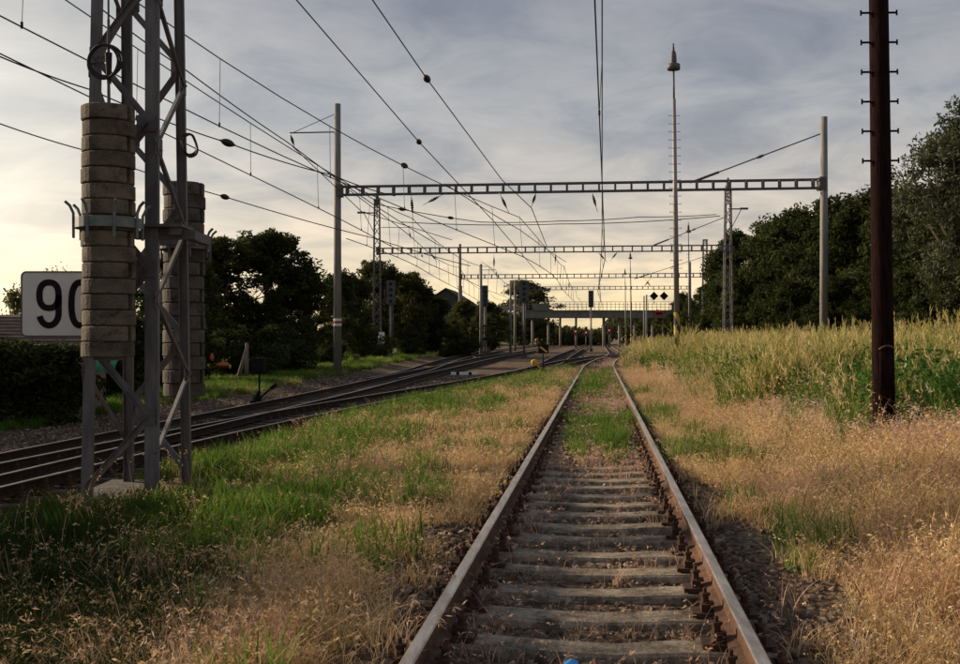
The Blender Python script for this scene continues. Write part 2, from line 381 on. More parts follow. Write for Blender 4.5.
b = t.n('ShaderNodeBump'); b.inputs['Strength'].default_value = .8; b.inputs['Distance'].default_value = .03
t.l(t.math('ADD', nb, t.math('MULTIPLY', vor.outputs['Distance'], -1.2)), b.inputs['Height']); t.l(b.outputs[0], p.inputs['Normal'])
me.materials.append(m)
tag(link('ground', me), kind='structure')
def gz(x, y): return float(terrain(x, y))

# ------------------------------------------------------------------ railway tracks
RAILP = [(-.0625, 0), (.0625, 0), (.0625, .012), (.012, .03), (.012, .105), (.034, .118), (.0335, .143), (.026, .149), (-.026, .149), (-.0335, .143), (-.034, .118), (-.012, .105), (-.012, .03), (-.0625, .012)]
def sleeper_mesh(conc=True):
    b = MB(); st = [-1.25, -1.05, -.75, -.45, -.15, .15, .45, .75, 1.05, 1.25]
    for i, x in enumerate(st):
        a = abs(x)
        top = (0 if a > .55 else -.030*(1-(a/.55)**2)) if conc else 0
        if a > 1.2: top = -.03 if conc else 0
        wt, wb = (.118, .15) if conc else (.125, .13)
        if conc and a < .5: wt, wb = .11, .138
        jit = lambda: random.uniform(-.006, .006)
        b.v.extend([(x, -wb+jit(), -.17), (x, -wt-.012+jit(), top-.016), (x, -wt+jit(), top+jit()*.6), (x, wt+jit(), top+jit()*.6), (x, wt+.012+jit(), top-.016), (x, wb, -.17)])
    for i in range(len(st)-1):
        for j in range(5): b.f.append((i*6+j, i*6+j+1, (i+1)*6+j+1, (i+1)*6+j)[::-1]); b.m.append(0)
    b.f.append(tuple(range(6))); b.f.append(tuple(range((len(st)-1)*6, len(st)*6))[::-1]); b.m += [0, 0]
    return b.mesh('sleeper', M['concrete_sleeper' if conc else 'sleeper_dark'])
SLC = [sleeper_mesh(True) for _ in range(5)]; SLD = [sleeper_mesh(False) for _ in range(3)]
def clip_mesh():
    b = MB(); b.box((0, 0, .012), (.36, .16, .024))
    for s in (-1, 1):
        b.box((s*.105, 0, .045), (.05, .11, .045)); b.box((s*.085, 0, .066), (.05, .07, .016))
        b.lathe([(.022, .06), (.022, .105), (.030, .106), (.030, .122), (0, .122)], (s*.108, 0, 0), 6)
        b.lathe([(.011, .122), (.011, .150), (0, .150)], (s*.108, 0, 0), 6)
    return b.mesh('rail_fastening', M['clip'])
CLIP = clip_mesh()
def ys_for(y0, y1):
    out = [y0]
    while out[-1] < y1: out.append(out[-1]+max(.5, out[-1]*.025))
    return out
def track(label, X, zr, y0, y1, conc, top, sl_y, clips=0, skip=None, avoid=None, grp=None):
    th = thing('railway_track', label, 'railway track', (0, 0, 0))
    ys = ys_for(y0, y1)
    for s in (-1, 1):
        pts = []
        for y in ys:
            d = Vector((float(X(y+.5)-X(y-.5)), 1, 0)).normalized(); nrm = Vector((d.y, -d.x, 0))
            pts.append(Vector((float(X(y)), y, float(zr(y))-.149))+nrm*(.75*s))
        MB().sweep(RAILP, pts, mats=[0]*6+[1, 1, 1]+[0]*5).build('rail', [M['rust' if conc else 'rust_dark'], top], th)
    n = 0; y = sl_y[0]; rest = MB(); cnt = 0
    while y < sl_y[1]:
        if avoid is None or not avoid(y):
            x = float(X(y)); a = math.atan2(float(X(y+.5)-X(y-.5)), 1.0); z = float(zr(y))-.149-.024
            if cnt < 298:
                so = link('sleeper', random.choice(SLC if conc else SLD), th, (x, y, z+random.uniform(-.006, .006)), (random.uniform(-.015, .015), random.uniform(-.006, .006), -a+random.uniform(-.012, .012)))
                cnt += 1
                if y < clips:
                    for s in (-1, 1): link('rail_fastening', CLIP, so, (s*.75, 0, .001))
        y += sl_y[2]
    return th
track('rusty single track with pale concrete sleepers running straight ahead from the camera', XM, zr_main, 1.2, 420, True, M['railtop'], (4.38, 128, .602), 24)
track('dark sleepered track with shiny rails beside the left lattice mast, nearest of the yard', XA, zr_yard, -6, 560, False, M['railtop_bright'], (2.0, 175, .61), 32)
track('dark yard track merging into the nearest yard track left of the mast, far side rails', XB, zr_yard, -6, 560, False, M['railtop_bright'], (20.1, 150, .61), 0, avoid=lambda y: abs(float(XA(y)-XB(y))) < 1.6)
track('farthest yard track curving along the grass strip under the left trees', XC, zr_yard, 52, 560, False, M['railtop_bright'], (60, 150, .61), 0, avoid=lambda y: abs(float(XB(y)-XC(y))) < 1.7)
track('diagonal crossover track cutting across the straight track in the middle distance', XL, lambda y: zr_yard(y)+(zr_main(y)-zr_yard(y))*sst(58, 100, y)+.004, 50, 128, False, M['railtop_bright'], (62, 127, .61), 0, avoid=lambda y: abs(float(XA(y)-XL(y))) < 1.6 or abs(float(XM(y)-XL(y))) < 1.3)

# ------------------------------------------------------------------ the lattice tension mast at the left
MASTB = gz(-3.3, 11.0)-.02
mast = thing('lattice_mast', 'grey steel lattice mast on a concrete foot at the left, beside the concrete weights', 'lattice mast', (-3.60, 11.75, MASTB))
def mp_(px, py, D): return U(px, py, D)-Vector((-3.60, 11.75, MASTB))
legs = {'L': (mp_(86.5, 516, 11.1), mp_(98, -40, 11.45)), 'F': (mp_(152, 515, 11.0), mp_(152.5, -40, 11.25)),
        'R': (mp_(187, 501, 12.1), mp_(178.5, -40, 11.95)), 'B': (mp_(129, 497, 12.5), mp_(126.5, -40, 12.2))}
def leg_pt(k, z):
    a, b = legs[k]; return a.lerp(b, (z-a.z)/(b.z-a.z))
ztop = 5.75
CH = [(-.065, -.03), (.065, -.03), (.065, .035), (.053, .035), (.053, -.018), (-.053, -.018), (-.053, .035), (-.065, .035)]
for k, (a, b) in legs.items():
    d = Vector((-a.x, -a.y, 0)).normalized() if False else Vector((0, 1 if k in 'LF' else -1, 0))
    sc = {'L': .84, 'F': 1.03, 'R': .78, 'B': .85}[k]
    MB().sweep([(u*sc, v*sc) for u, v in CH], [leg_pt(k, -.02), leg_pt(k, ztop)], d).build('leg', M['steel'], mast)
pairs = [('L', 'F', 0.1), ('F', 'R', .45), ('R', 'B', .15), ('B', 'L', .5)]
for a, b, z0 in pairs:
    z = z0; k = 0
    out = (leg_pt(a, 1)+leg_pt(b, 1))*.5; out.z = 0; out.normalize()
    while z < ztop-.2:
        z2 = min(z+(.74 if a in 'LR' else .78), ztop-.02)
        p0, p1 = (leg_pt(a, z), leg_pt(b, z2)) if k % 2 == 0 else (leg_pt(b, z), leg_pt(a, z2))
        o_ = out*(.045+.004*(k % 2))
        MB().sweep([(-.032, -.006), (.032, -.006), (.032, .006), (-.026, .006), (-.026, .04), (-.032, .04)], [p0+o_, p1+o_], out).build('brace', M['steel_dark'] if (k+ord(a)) % 3 == 0 else M['steel'], mast)
        gq = p1+o_*1.25; tv = (p0-p1); tv.z = 0; tv.normalize(); rm = Matrix((tv, out, Vector((0, 0, 1)))).transposed()
        gb_ = MB(); gb_.box(gq+tv*.05, (.20, .010, .17), rm)
        for bx in (-.03, .05, .11): gb_.lathe([(.012, 0), (.012, .014), (0, .014)], gq+tv*bx+out*.005+Vector((0, 0, -.03 if bx > 0 else .02)), 6, axis=out)
        gb_.build('gusset_plate', M['steel_dark'], mast)
        z = z2; k += 1
fm = MB()
fpts = [(-.62, -.92), (.62, -.92), (.68, .95), (-.68, .95)]
fm.add([(x*1.0, y, -.5) for x, y in fpts]+[(x*1.0, y, -.05) for x, y in fpts]+[(x*.93, y*.95, .0) for x, y in fpts],
       [(0, 1, 5, 4), (1, 2, 6, 5), (2, 3, 7, 6), (3, 0, 4, 7), (4, 5, 9, 8), (5, 6, 10, 9), (6, 7, 11, 10), (7, 4, 8, 11), (8, 9, 10, 11)])
fm.build('foundation', M['foundation'], mast)
# horizontal guide frame carrying the two clamp rings
g = MB(); zg = 2.86
cfA = mp_(108, 224, 10.72); cfB = mp_(184, 243, 13.45)
g.box((cfA.x+.42, cfA.y+.5, cfA.z-.06), (.62, .10, .09)); g.box((cfA.x+.55, cfA.y+1.0, cfA.z-.02), (.10, 1.3, .10)); g.box((cfA.x+.36, cfA.y+.55, cfA.z+.02), (.55, .5, .03))
g.box((cfB.x+.05, cfB.y-.55, cfB.z-.03), (.5, .10, .09))
g.build('guide_bracket', M['steel_dark'], mast)

def weight_stack(label, px, pyt, pyb, D, rad, n, mat, ringpy):
    top, bot = U(px, pyt, D), U(px, pyb, D); th = thing('counterweight_stack', label, 'counterweight', bot, 0, 'stacks of concrete tension weights on the lattice mast')
    h = (top.z-bot.z)/n
    me_ = []
    for q in range(3):
        b = MB(); r = rad; a0, a1 = R(-14), R(333); ns = 28
        # disc with a radial slot, chipped rim
        prof = [(.025, 0), (r-.012, 0), (r, .010), (r, h-.016), (r-.012, h-.006), (.025, h-.006)]
        k = ns+1; vs = []
        for rr, zz in prof:
            for j in range(k):
                a = a0+(a1-a0)*j/ns; e = 1+random.uniform(-.008, .004) if rr > .1 else 1
                vs.append((rr*e*math.cos(a), rr*e*math.sin(a), zz))
        fs = [(i*k+j, i*k+j+1, (i+1)*k+j+1, (i+1)*k+j) for i in range(5) for j in range(ns)]+[tuple(i*k for i in range(6)), tuple(i*k+ns for i in range(6))[::-1]]
        b.add(vs, fs); me_.append(b.mesh('weight', mat, False))
    for i in range(n):
        ang = (random.uniform(-.06, .06) if i % 2 else math.pi*.75+random.uniform(-.25, .25))
        link('weight', me_[i % 3], th, (random.uniform(-.008, .008), random.uniform(-.008, .008), i*h), (0, random.uniform(-.006, .006), ang))
    MB().tube([(0, 0, -.06), (0, 0, n*h+.85)], .014, 8).build('rod', M['steel_dark'], th)
    b = MB(); b.lathe([(.02, -.035), (rad*.6, -.03), (rad*.6, -.003), (.02, -.003)], (0, 0, 0), 16); b.build('base_plate', M['steel_dark'], th)
    zc = U(px, ringpy, D).z-bot.z; rg = MB(); r2 = rad+.055
    rg.lathe([(r2, -.05), (r2+.012, -.05), (r2+.012, .05), (r2, .05), (r2, -.05)], (0, 0, zc), 28)
    for j in range(8):
        a = 2*math.pi*j/8+R(22.5+5); e = Vector((math.cos(a), math.sin(a), 0)); 
        rg.tube([e*(r2+.016)+Vector((0, 0, zc-.15)), e*(r2+.018)+Vector((0, 0, zc+.09)), e*(r2+.05)+Vector((0, 0, zc+.16)), e*(r2+.095)+Vector((0, 0, zc+.20))], .015, 6)
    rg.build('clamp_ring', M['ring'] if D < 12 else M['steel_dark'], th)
    return th
weight_stack('nearer stack of round concrete weights held by a grey green clamp ring with prongs', 108.5, 107, 357, 10.72, .252, 16, M['weight'], 224)
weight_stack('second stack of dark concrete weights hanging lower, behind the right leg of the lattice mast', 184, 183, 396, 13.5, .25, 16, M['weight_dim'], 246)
def coil(label, px, py, D, r, tilt, hang):
    th = thing('cable_coil', label, 'cable coil', U(px, py, D)); 
    for q in range(3):
        b = MB(); pts = []
        for i in range(29):
            a = 2*math.pi*i/28; pts.append((r*(1+.05*q-.05)*math.cos(a)+.01*q, .02*q-.02+.01*math.sin(3*a), r*(1.05-.04*q)*math.sin(a)+.012*q))
        b.tube(pts, .012, 6, caps=False); o_ = b.build('loop', M['wire'], th, True); o_.rotation_euler = (0, 0, tilt)
    return th
cA = coil('black cable coiled in a ring above the nearer concrete weights', 103.5, 62.5, 10.7, .155, 0, 1)
b = MB(); b.tube([(.035, .03, 1.2), (.04, .03, .08)], .010, 6); b.tube([(.04, .03, .10), (.045, .03, -.20)], [.035, .022], 8); b.tube([(.045, .03, -.2), (.05, .03, -.42)], .01, 6); b.build('hanger', M['wire'], cA)
cB = coil('small black cable coil hooked on the right leg of the lattice mast', 189, 146, 12.0, .115, 1.1, 1)

# ------------------------------------------------------------------ the number sign
sg = thing('number_sign', 'white number sign with black figures 90, half hidden by the concrete weights', 'sign', U(65, 336, 11.35))
Wd, Hd = .885, .66
def rrect(w_, h_, r_, n=6):
    out = []
    for cx_, cy_, a0 in ((w_/2-r_, h_/2-r_, 0), (-w_/2+r_, h_/2-r_, 90), (-w_/2+r_, -h_/2+r_, 180), (w_/2-r_, -h_/2+r_, 270)):
        out += [(cx_+r_*math.cos(R(a0+90*i/n)), cy_+r_*math.sin(R(a0+90*i/n))) for i in range(n+1)]
    return out
def plate(o_, name, outline, y0, y1, mat, c=(0, 0), zc=0):
    b = MB(); n = len(outline)
    b.add([(x+c[0], y0, z+c[1]+zc) for x, z in outline]+[(x+c[0], y1, z+c[1]+zc) for x, z in outline], [tuple(range(n)), tuple(range(2*n-1, n-1, -1))]+[(i, (i+1) % n, n+(i+1) % n, n+i) for i in range(n)])
    return b.build(name, mat, o_)
def frame_strip(o_, name, outl, inl, y0, y1, mat, zc):
    b = MB(); n = len(outl)
    vs = [(x, y, z+zc) for y in (y0, y1) for ring in (outl, inl) for x, z in ring]
    fs = []
    for i in range(n):
        j = (i+1) % n
        fs += [(i, j, n+j, n+i), (2*n+i, 3*n+i, 3*n+j, 2*n+j), (i, 2*n+i, 2*n+j, j), (n+i, n+j, 3*n+j, 3*n+i)]
    b.add(vs, fs); return b.build(name, mat, o_)
plate(sg, 'panel', rrect(Wd, Hd, .05), -.012, .012, M['white'], (0, Hd/2))
frame_strip(sg, 'border', rrect(Wd+.016, Hd+.016, .058), rrect(Wd-.012, Hd-.012, .044), -.018, .016, M['steel_dark'], Hd/2)
def ribbon(name, pts, wd, closed, off):
    b = MB(); n = len(pts); vs = []
    for i, (x, z) in enumerate(pts):
        pa = pts[(i-1) % n] if closed or i > 0 else pts[i]; pb = pts[(i+1) % n] if closed or i < n-1 else pts[i]
        tx, tz = pb[0]-pa[0], pb[1]-pa[1]; L = math.hypot(tx, tz) or 1; nx_, nz_ = -tz/L*wd/2, tx/L*wd/2
        vs += [(x+nx_+off[0], -.0165, z+nz_+off[1]), (x-nx_+off[0], -.0165, z-nz_+off[1]), (x+nx_+off[0], -.0125, z+nz_+off[1]), (x-nx_+off[0], -.0125, z-nz_+off[1])]
    fs = []
    for i in range(n if closed else n-1):
        j = (i+1) % n; fs += [(4*i, 4*j, 4*j+1, 4*i+1), (4*i, 4*i+2, 4*j+2, 4*j), (4*i+1, 4*j+1, 4*j+3, 4*i+3)]
    b.add(vs, fs); return b.build(name, M['black'], sg)
def supell(a, b_, n, t0=0, t1=360, e=2.5):
    o_ = []
    for i in range(n):
        t_ = R(t0+(t1-t0)*i/(n-1)); c, s_ = math.cos(t_), math.sin(t_)
        o_.append((a*math.copysign(abs(c)**(2/e), c), b_*math.copysign(abs(s_)**(2/e), s_)))
    return o_
sc_ = 11.35/F
zer = supell(9.6*sc_, 21.5*sc_, 41)[:-1]
ribbon('digit', zer, 6.3*sc_, True, ((81.5-65)*sc_, (336-304)*sc_))
bowl = [(x, z+8.7*sc_) for x, z in supell(9.6*sc_, 12.8*sc_, 33, 0, 360, 2.4)]
nine = [(9.6*sc_*math.cos(R(a)) , -8.9*sc_+12.6*sc_*math.sin(R(a))) for a in range(-165, 1, 11)]
nine = nine+[(9.6*sc_, -2*sc_), (9.6*sc_, 5*sc_)]+bowl[0:33]
d9 = ribbon('digit', nine, 6.3*sc_, False, ((49.5-65)*sc_, (336-304)*sc_))
b = MB(); b.box((.34, .05, Hd*.72), (.5, .05, .05)); b.box((.34, .05, Hd*.25), (.5, .05, .05)); b.build('bracket', M['steel_dark'], sg)

# ------------------------------------------------------------------ catenary portals
def lattice_post(parent, x0, y0, zb, zt, w0, w1, px_, name='mast'):
    """square lattice column: returns mast object with legs joined and braces as sub-parts"""
    b = MB()
    cs = [(-1, -1), (1, -1), (1, 1), (-1, 1)]
    for cx_, cy_ in cs: b.bar((x0+cx_*w0/2, y0+cy_*w0/2, zb), (x0+cx_*w1/2, y0+cy_*w1/2, zt), .10, .10, (0, 1, 0))
    b.box((x0, y0, zt), (w1+.16, w1+.16, .12)); b.box((x0, y0, zb+.1), (w0+.5, w0+.5, .5))
    mo = b.build(name, M['steel'], parent)
    b2 = MB(); n = int((zt-zb)/.75); 
    for q in range(4):
        for i in range(n):
            za, zc = zb+(zt-zb)*i/n, zb+(zt-zb)*(i+1)/n; wa, wc = w0+(w1-w0)*i/n, w0+(w1-w0)*(i+1)/n
            c0, c1 = (cs[q], cs[(q+1) % 4]) if i % 2 == 0 else (cs[(q+1) % 4], cs[q])
            b2.bar((x0+c0[0]*wa/2, y0+c0[1]*wa/2, za), (x0+c1[0]*wc/2, y0+c1[1]*wc/2, zc), .055, .04, (0, 1, 0))
    br = b2.build('bracing', M['steel_dark'], mo)
    return mo
def insulator(parent, p0, p1, r=.085, frac=.45, name='insulator', tail=True):
    p0, p1 = Vector(p0), Vector(p1); d = p1-p0; L = d.length; a = d.normalized(); b = MB()
    if tail: b.tube([p0, p1], .014, 5)
    ln = L*frac; mid = (p0+p1)/2; s0 = mid-a*ln/2; prof = []; k = 7
    for i in range(k):
        z = ln*i/k; e = math.sin(math.pi*(i+.6)/(k+.2)); prof += [(r*.45*e+.01, z), (r*e+.012, z+ln/k*.35), (r*.9*e+.01, z+ln/k*.6), (r*.45*e+.01, z+ln/k*.95)]
    b.lathe(prof, s0, 10, axis=a); return b.build(name, M['insul'], parent, True)
def portal(label, pl, pr, beam_py, D, hb, left, right, tops, bases, step, bw=.45):
    """pl, pr: mast x pixels; the beam runs square to the track"""
    xl = (pl-480)/F; xr = (pr-480)/F
    Dr = D*(1+TD*xl)/(1+TD*xr)          # on the line square to the track direction
    A = Vector((xl*D, D, 0)); B = Vector((xr*Dr, Dr, 0))
    th = thing('catenary_portal', label, 'catenary portal', (A.x, A.y, gz(A.x, A.y)))
    def loc(v): return v-th.location
    zb = CZ+(339-beam_py)/F*(D+Dr)/2
    for kind, P, tp, bs in ((left, A, tops[0], bases[0]), (right, B, tops[1], bases[1])):
        z0 = min(gz(P.x, P.y), bs)-.2; zt = CZ+(339-tp)/F*P.y; q = loc(Vector((P.x, P.y, 0)))
        if kind == 'round':
            MB().tube([(q.x, q.y, loc(Vector((0, 0, z0))).z), (q.x, q.y, loc(Vector((0, 0, zt))).z)], [.225, .165], 14).build('mast', M['concrete'], th, True)
        elif kind == 'lattice':
            lattice_post(th, q.x, q.y, loc(Vector((0, 0, z0))).z, loc(Vector((0, 0, zt))).z, .72, .42, 0)
    d = (B-A).normalized(); nn = Vector((-d.y, d.x, 0)); za = loc(Vector((0, 0, zb))).z
    a0 = loc(A)+d*.12; b0 = loc(B)-d*.12; a0.z = b0.z = 0
    for dz in (-hb/2, hb/2):
        for s in (-1, 1):
            MB().bar(a0+nn*(s*bw/2)+Vector((0, 0, za+dz)), b0+nn*(s*bw/2)+Vector((0, 0, za+dz)), .07, .07).build('chord', M['steel'], th)
    L = (b0-a0).length; n = int(L/step); bm_ = None
    for i in range(n+1):
        c = a0+(b0-a0)*((i+.5)/(n+1)); 
        if bm_ is None:
            b = MB()
            for s in (-1, 1): b.box((0, s*bw/2, 0), (.10, .04, hb-.08))
            b.box((0, 0, hb/2-.02), (.06, bw-.04, .06)); b.box((0, 0, -hb/2+.02), (.06, bw-.04, .06)); bm_ = b.mesh('batten', M['steel'])
        link('batten', bm_, th, (c.x, c.y, za), (0, 0, math.atan2(d.y, d.x)))
    for P in (a0, b0):
        MB().box((P.x, P.y, za), (.34, .55, hb+.22)).build('beam_seat', M['steel_dark'], th)
    th['_'] = 0; del th['_']
    return th, A, B, d, zb
P1, A1, B1, d1, zb1 = portal('nearest overhead line portal, its long beam spanning between two round concrete poles', 337.5, 824, 187.5, 57.4, .42, 'round', 'round', (104, 117), (-.35, .1), .83)
P2, A2, B2, d2, zb2 = portal('second overhead line portal, carried by two tall lattice masts', 377, 728, 249.5, 96, .46, 'lattice', 'lattice', (200, 190), (-.2, 0), .85)
P3, A3, B3, d3, zb3 = portal('third overhead line portal, with a round pole at the left and lattice mast at right', 460, 705, 276, 136, .46, 'round', 'lattice', (244, 240), (-.2, 0), .85)
P4, A4, B4, d4, zb4 = portal('farthest overhead line portal, seen just above the footbridge', 515, 690, 288, 170, .46, 'round', 'round', (281, 262), (-.2, 0), .85)
def P_at(th, v): return Vector(v)-th.location
# bracket arm on the left pole of the nearest portal
def arm(th, P, py, dx, D, up_py, tube=.035, ins=True):
    z = CZ+(339-py)/F*D; zu = CZ+(339-up_py)/F*D; e = P+d1*dx
    b = MB(); q = lambda x, y, zz: P_at(th, (x, y, zz))
    b.tube([q(P.x, P.y, z), q(e.x, e.y, z)], tube, 8)
    b.tube([q(P.x, P.y, zu), q(e.x*.95+P.x*.05, e.y, z)], .018, 6); b.build('bracket_arm', M['steel'], th)
    if ins: insulator(th, q(e.x, e.y, z), q(e.x+.25, e.y, z-.75), .09, .75)
arm(P1, A1, 132, -2.55, 57.4, 113)
b = MB()
for dz, mm in ((0, 0), (.13, 1), (.26, 0)): b.lathe([(.205, dz), (.215, dz), (.215, dz+.13), (.205, dz+.13)], P_at(P1, (A1.x, A1.y, CZ+(339-326)/F*57.4)), 16, mat=mm)
b.build('painted_band', [M['marker_white'], M['redpaint']], P1)
# stay rods from the right pole down to the beams
for th, px0, py0, D0, px1, py1, D1, ins in ((P1, 823, 133, 55.4, 690, 183, 56.2, .42), (P2, 728, 216, 94, 652, 246, 95, .4), (P3, 703, 257, 134, 634, 279, 135, .4)):
    p0, p1 = P_at(th, U(px0, py0, D0)), P_at(th, U(px1, py1, D1))
    MB().tube([p0, p1], .035, 6).build('stay_rod', M['steel_dark'], th)
    q = p0.lerp(p1, ins); insulator(th, q, q+(p1-p0).normalized()*.7, .085, .8, tail=False)
    q = p0.lerp(p1, .78); MB().tube([q, q.lerp(p1, .9)], .065, 8).build('tensioner', M['steel_dark'], th)
for th, A_, px0, py0, D0, ln in ((P2, A2, 377, 213, 96, -1.6), (P2, B2, 728, 209, 94, 1.6), (P3, B3, 705, 255, 134, 1.7)):
    p = P_at(th, U(px0, py0, D0)); b = MB(); sgn = 1 if ln > 0 else -1
    b.bar(p, p+Vector((ln, 0, 0)), .10, .10); b.bar(p+Vector((sgn*.2, 0, -1.8)), p+Vector((ln*.72, 0, 0)), .06, .06); b.box(p+Vector((ln*.85, 0, .03)), (.7, .2, .16)); b.build('bracket_arm', M['steel_dark'], th)
p = P_at(P2, U(381, 267.5-40, 96)); b = MB(); b.tube([p, p+Vector((2.4, 0, 0)), p+Vector((2.45, 0, -.3))], .03, 6); b.build('wire_arm', M['steel_dark'], P2); insulator(P2, p+Vector((2.45, 0, -.3)), p+Vector((2.6, 0, -1.0)), .08, .7)
b = MB(); q = P_at(P2, U(381, 338, 95)); b.box(q, (.62, .03, 1.0)); b.build('number_plate', M['marker_white'], P2)
b = MB()
for s in (-1, 1):
    b.add([(q.x+.13*math.cos(2*math.pi*i/12)*k, q.y-.02, q.z-.01+s*.17+.15*math.sin(2*math.pi*i/12)*k) for k in (1, .5) for i in range(12)], [(i, (i+1) % 12, 12+(i+1) % 12, 12+i) for i in range(12)])
b.build('plate_mark', M['black'], P2)
# pole lanterns (finials) on the lattice masts
def finial(th, P, py, D):
    p = P_at(th, Vector((P.x, P.y, CZ+(339-py)/F*D)))
    MB().lathe([(.02, 1.05), (.09, 1.0), (.09, .85), (.16, .75), (.17, .45), (.27, .3), (.30, 0), (.05, -.05), (.05, -1.2)], p, 12).build('lantern', M['steel_dark'], th, True)
finial(P2, A2, 205, 96); finial(P2, B2, 192, 94); 

# insulators that hang the wires from the portal beams: (portal, beam px, py, D, end px, py)
for th, D, lst in ((P1, 56.6, [(411, 191, 413, 220), (444, 194, 423, 205), (499, 192, 509, 213), (537, 190, 531, 208), (591, 189, 597.5, 212)]),
                   (P2, 95.2, [(494, 252, 494, 272), (556, 251, 555, 266), (597, 251, 607, 262), (619, 250, 610, 261), (430, 252, 437, 262), (421, 254, 423, 258)]),
                   (P3, 135, [(569, 279, 569, 292), (651, 278, 643, 288), (645, 279, 652, 288)])):
    for x0_, y0_, x1_, y1_ in lst: insulator(th, P_at(th, U(x0_, y0_, D)), P_at(th, U(x1_, y1_, D)), .085, .55)

# ------------------------------------------------------------------ overhead wires
def sagline(p0, p1, sag, n=12):
    p0, p1 = Vector(p0), Vector(p1); return [p0.lerp(p1, i/n)-Vector((0, 0, 4*sag*(i/n)*(1-i/n))) for i in range(n+1)]
def wire_r(y): return .0065+.00030*max(0.0, y-8) if y < 70 else .0251
def tube_w(b, pts, k=1.0): b.tube(pts, [k*min(.022, .0085+.00022*max(0, p.y)) for p in pts], 5)
def catenary(label, X, hc, hm, ys, side=0.0, dsp=4.2, y_from=6):
    th = thing('overhead_line', label, 'overhead line', (0, 0, 0), 0, 'contact lines above the tracks')
    cw, mw = [], []
    for i in range(len(ys)-1):
        a, c = ys[i], ys[i+1]; n = max(4, int((c-a)/3.5))
        for j in range(n+(1 if i == len(ys)-2 else 0)):
            y = a+(c-a)*j/n; u = j/n; zz = .22*(1 if i % 2 else -1)*(1-2*u)
            x = float(X(y))+side+zz; x2 = float(X(y))+side+zz*.3
            cw.append(Vector((x, y, CZ+hc))); mw.append(Vector((x2, y, CZ+hm-(hm-hc)*.55*4*u*(1-u)*.62)))
    b = MB(); tube_w(b, cw); b.build('contact_wire', M['wire'], th)
    b = MB(); tube_w(b, mw, .95); b.build('messenger_wire', M['wire'], th)
    L = 0; nxt = 2.5; first = None
    for i in range(1, len(cw)):
        L += (cw[i]-cw[i-1]).length
        if L > nxt and cw[i].y > y_from and cw[i].y < 130:
            nxt = L+dsp; b = MB(); rr = .005+.00010*cw[i].y
            b.tube([cw[i], mw[i]], rr, 4); b.tube([cw[i]-Vector((0, 0, .02)), cw[i]+Vector((0, 0, .07))], .022, 6); b.build('dropper', M['wire'], th)
    return th, cw, mw
ctM, cwM, mwM = catenary('contact line straight overhead the rusty track, rising to the top of the picture', lambda y: np.asarray(TD*np.asarray(y)+.02), 4.15, 5.6, [2, 57, 95.5, 135, 170, 230], .05, 9)
ctA, cwA, mwA = catenary('contact line above the nearest yard track', XA, 4.3, 6.35, [-6, 57.5, 95.5, 135, 170, 240], .35)
ctB, cwB, mwB = catenary('contact line above the second yard track', XB, 4.25, 6.3, [-4, 57.5, 95.5, 135, 170, 240], .1)
ctC, cwC, mwC = catenary('contact line above the farthest yard track', XC, 4.2, 6.2, [46, 95.5, 135, 170, 240], .0)
insulator(ctA, H(401, 164, 6.2), H(408, 167.5, 6.2), .09, .9)
def free_wire(label, pts, ins=(), sag=.15, grp='anchor and feeder wires strung beside the contact lines', rings=()):
    P = [H(*p) for p in pts]; th = thing('anchor_wire', label, 'wire', (0, 0, 0), 0, grp); full = []
    for i in range(len(P)-1): full += sagline(P[i], P[i+1], sag, 10)[(1 if i else 0):]
    b = MB(); tube_w(b, full, 1.05); b.build('wire', M['wire'], th)
    for (x, y, h) in ins:
        c = H(x, y, h); k = min(range(len(full)-1), key=lambda i: (full[i]-c).length); a = (full[min(k+1, len(full)-1)]-full[max(k-1, 0)]).normalized()
        c = full[k]+a*(c-full[k]).dot(a)
        insulator(th, c-a*.40, c+a*.40, .075, .8)
    return th
free_wire('left one of two bare wires from the top edge, insulator just above the beam', [(262, -40, 6.3), (419, 142, 6.3), (494, 221.6, 6.3), (543, 279, 6.3)], [(419, 142, 6.3)], .0)
free_wire('right one of two bare wires from the top edge, insulator high in the sky', [(345, -40, 6.3), (427, 79, 6.3), (502, 180, 6.3), (531.5, 208, 6.3), (547, 247, 6.3)], [(427, 79, 6.3)], .0)
free_wire('thin feeder wire with an insulator, just right of the lattice mast, upper of two', [(-60, 30, 4.3), (91, 90, 4.3), (228, 143, 4.3), (332, 175, 4.3), (395, 196, 4.3)], [(228, 143, 4.3)], .05)
free_wire('thin bare wire crossing just below the messenger wire right of the lattice mast', [(100, 8, 5.6), (187, 71, 5.6), (287, 142, 5.6), (374, 205, 5.6), (440, 246, 5.6)], [], .03)
free_wire('thin bare wire running down to the second portal from the nearest beam', [(445, 184, 6.6), (520, 230, 6.6), (566, 262, 6.6)], [], .05)
free_wire('lowest feeder wire at the left, passing under the others with one insulator', [(-60, 101, 4.25), (83, 150, 4.25), (225, 197, 4.25), (373, 238, 4.25), (470, 266, 4.25)], [(225, 197, 4.25)], .05)
free_wire('slack cross wire sagging between the nearest and second portal toward the right mast', [(720, 216, 6.6), (560, 224, 6.2), (400, 222, 6.0)], [], .1)
free_wire('lower slack cross wire below the nearest portal beam', [(716, 214.5, 8.0), (640, 217, 7.0), (560, 221, 6.4), (480, 222, 6.2), (380, 205, 6.2)], [(422, 219, 6.2), (398, 209, 6.2)], .05)
free_wire('wire from the bracket arm on the left portal pole slanting down to the yard', [(292, 146, 9.6), (362, 212, 6.6), (452, 240, 6.6)], [], .0)

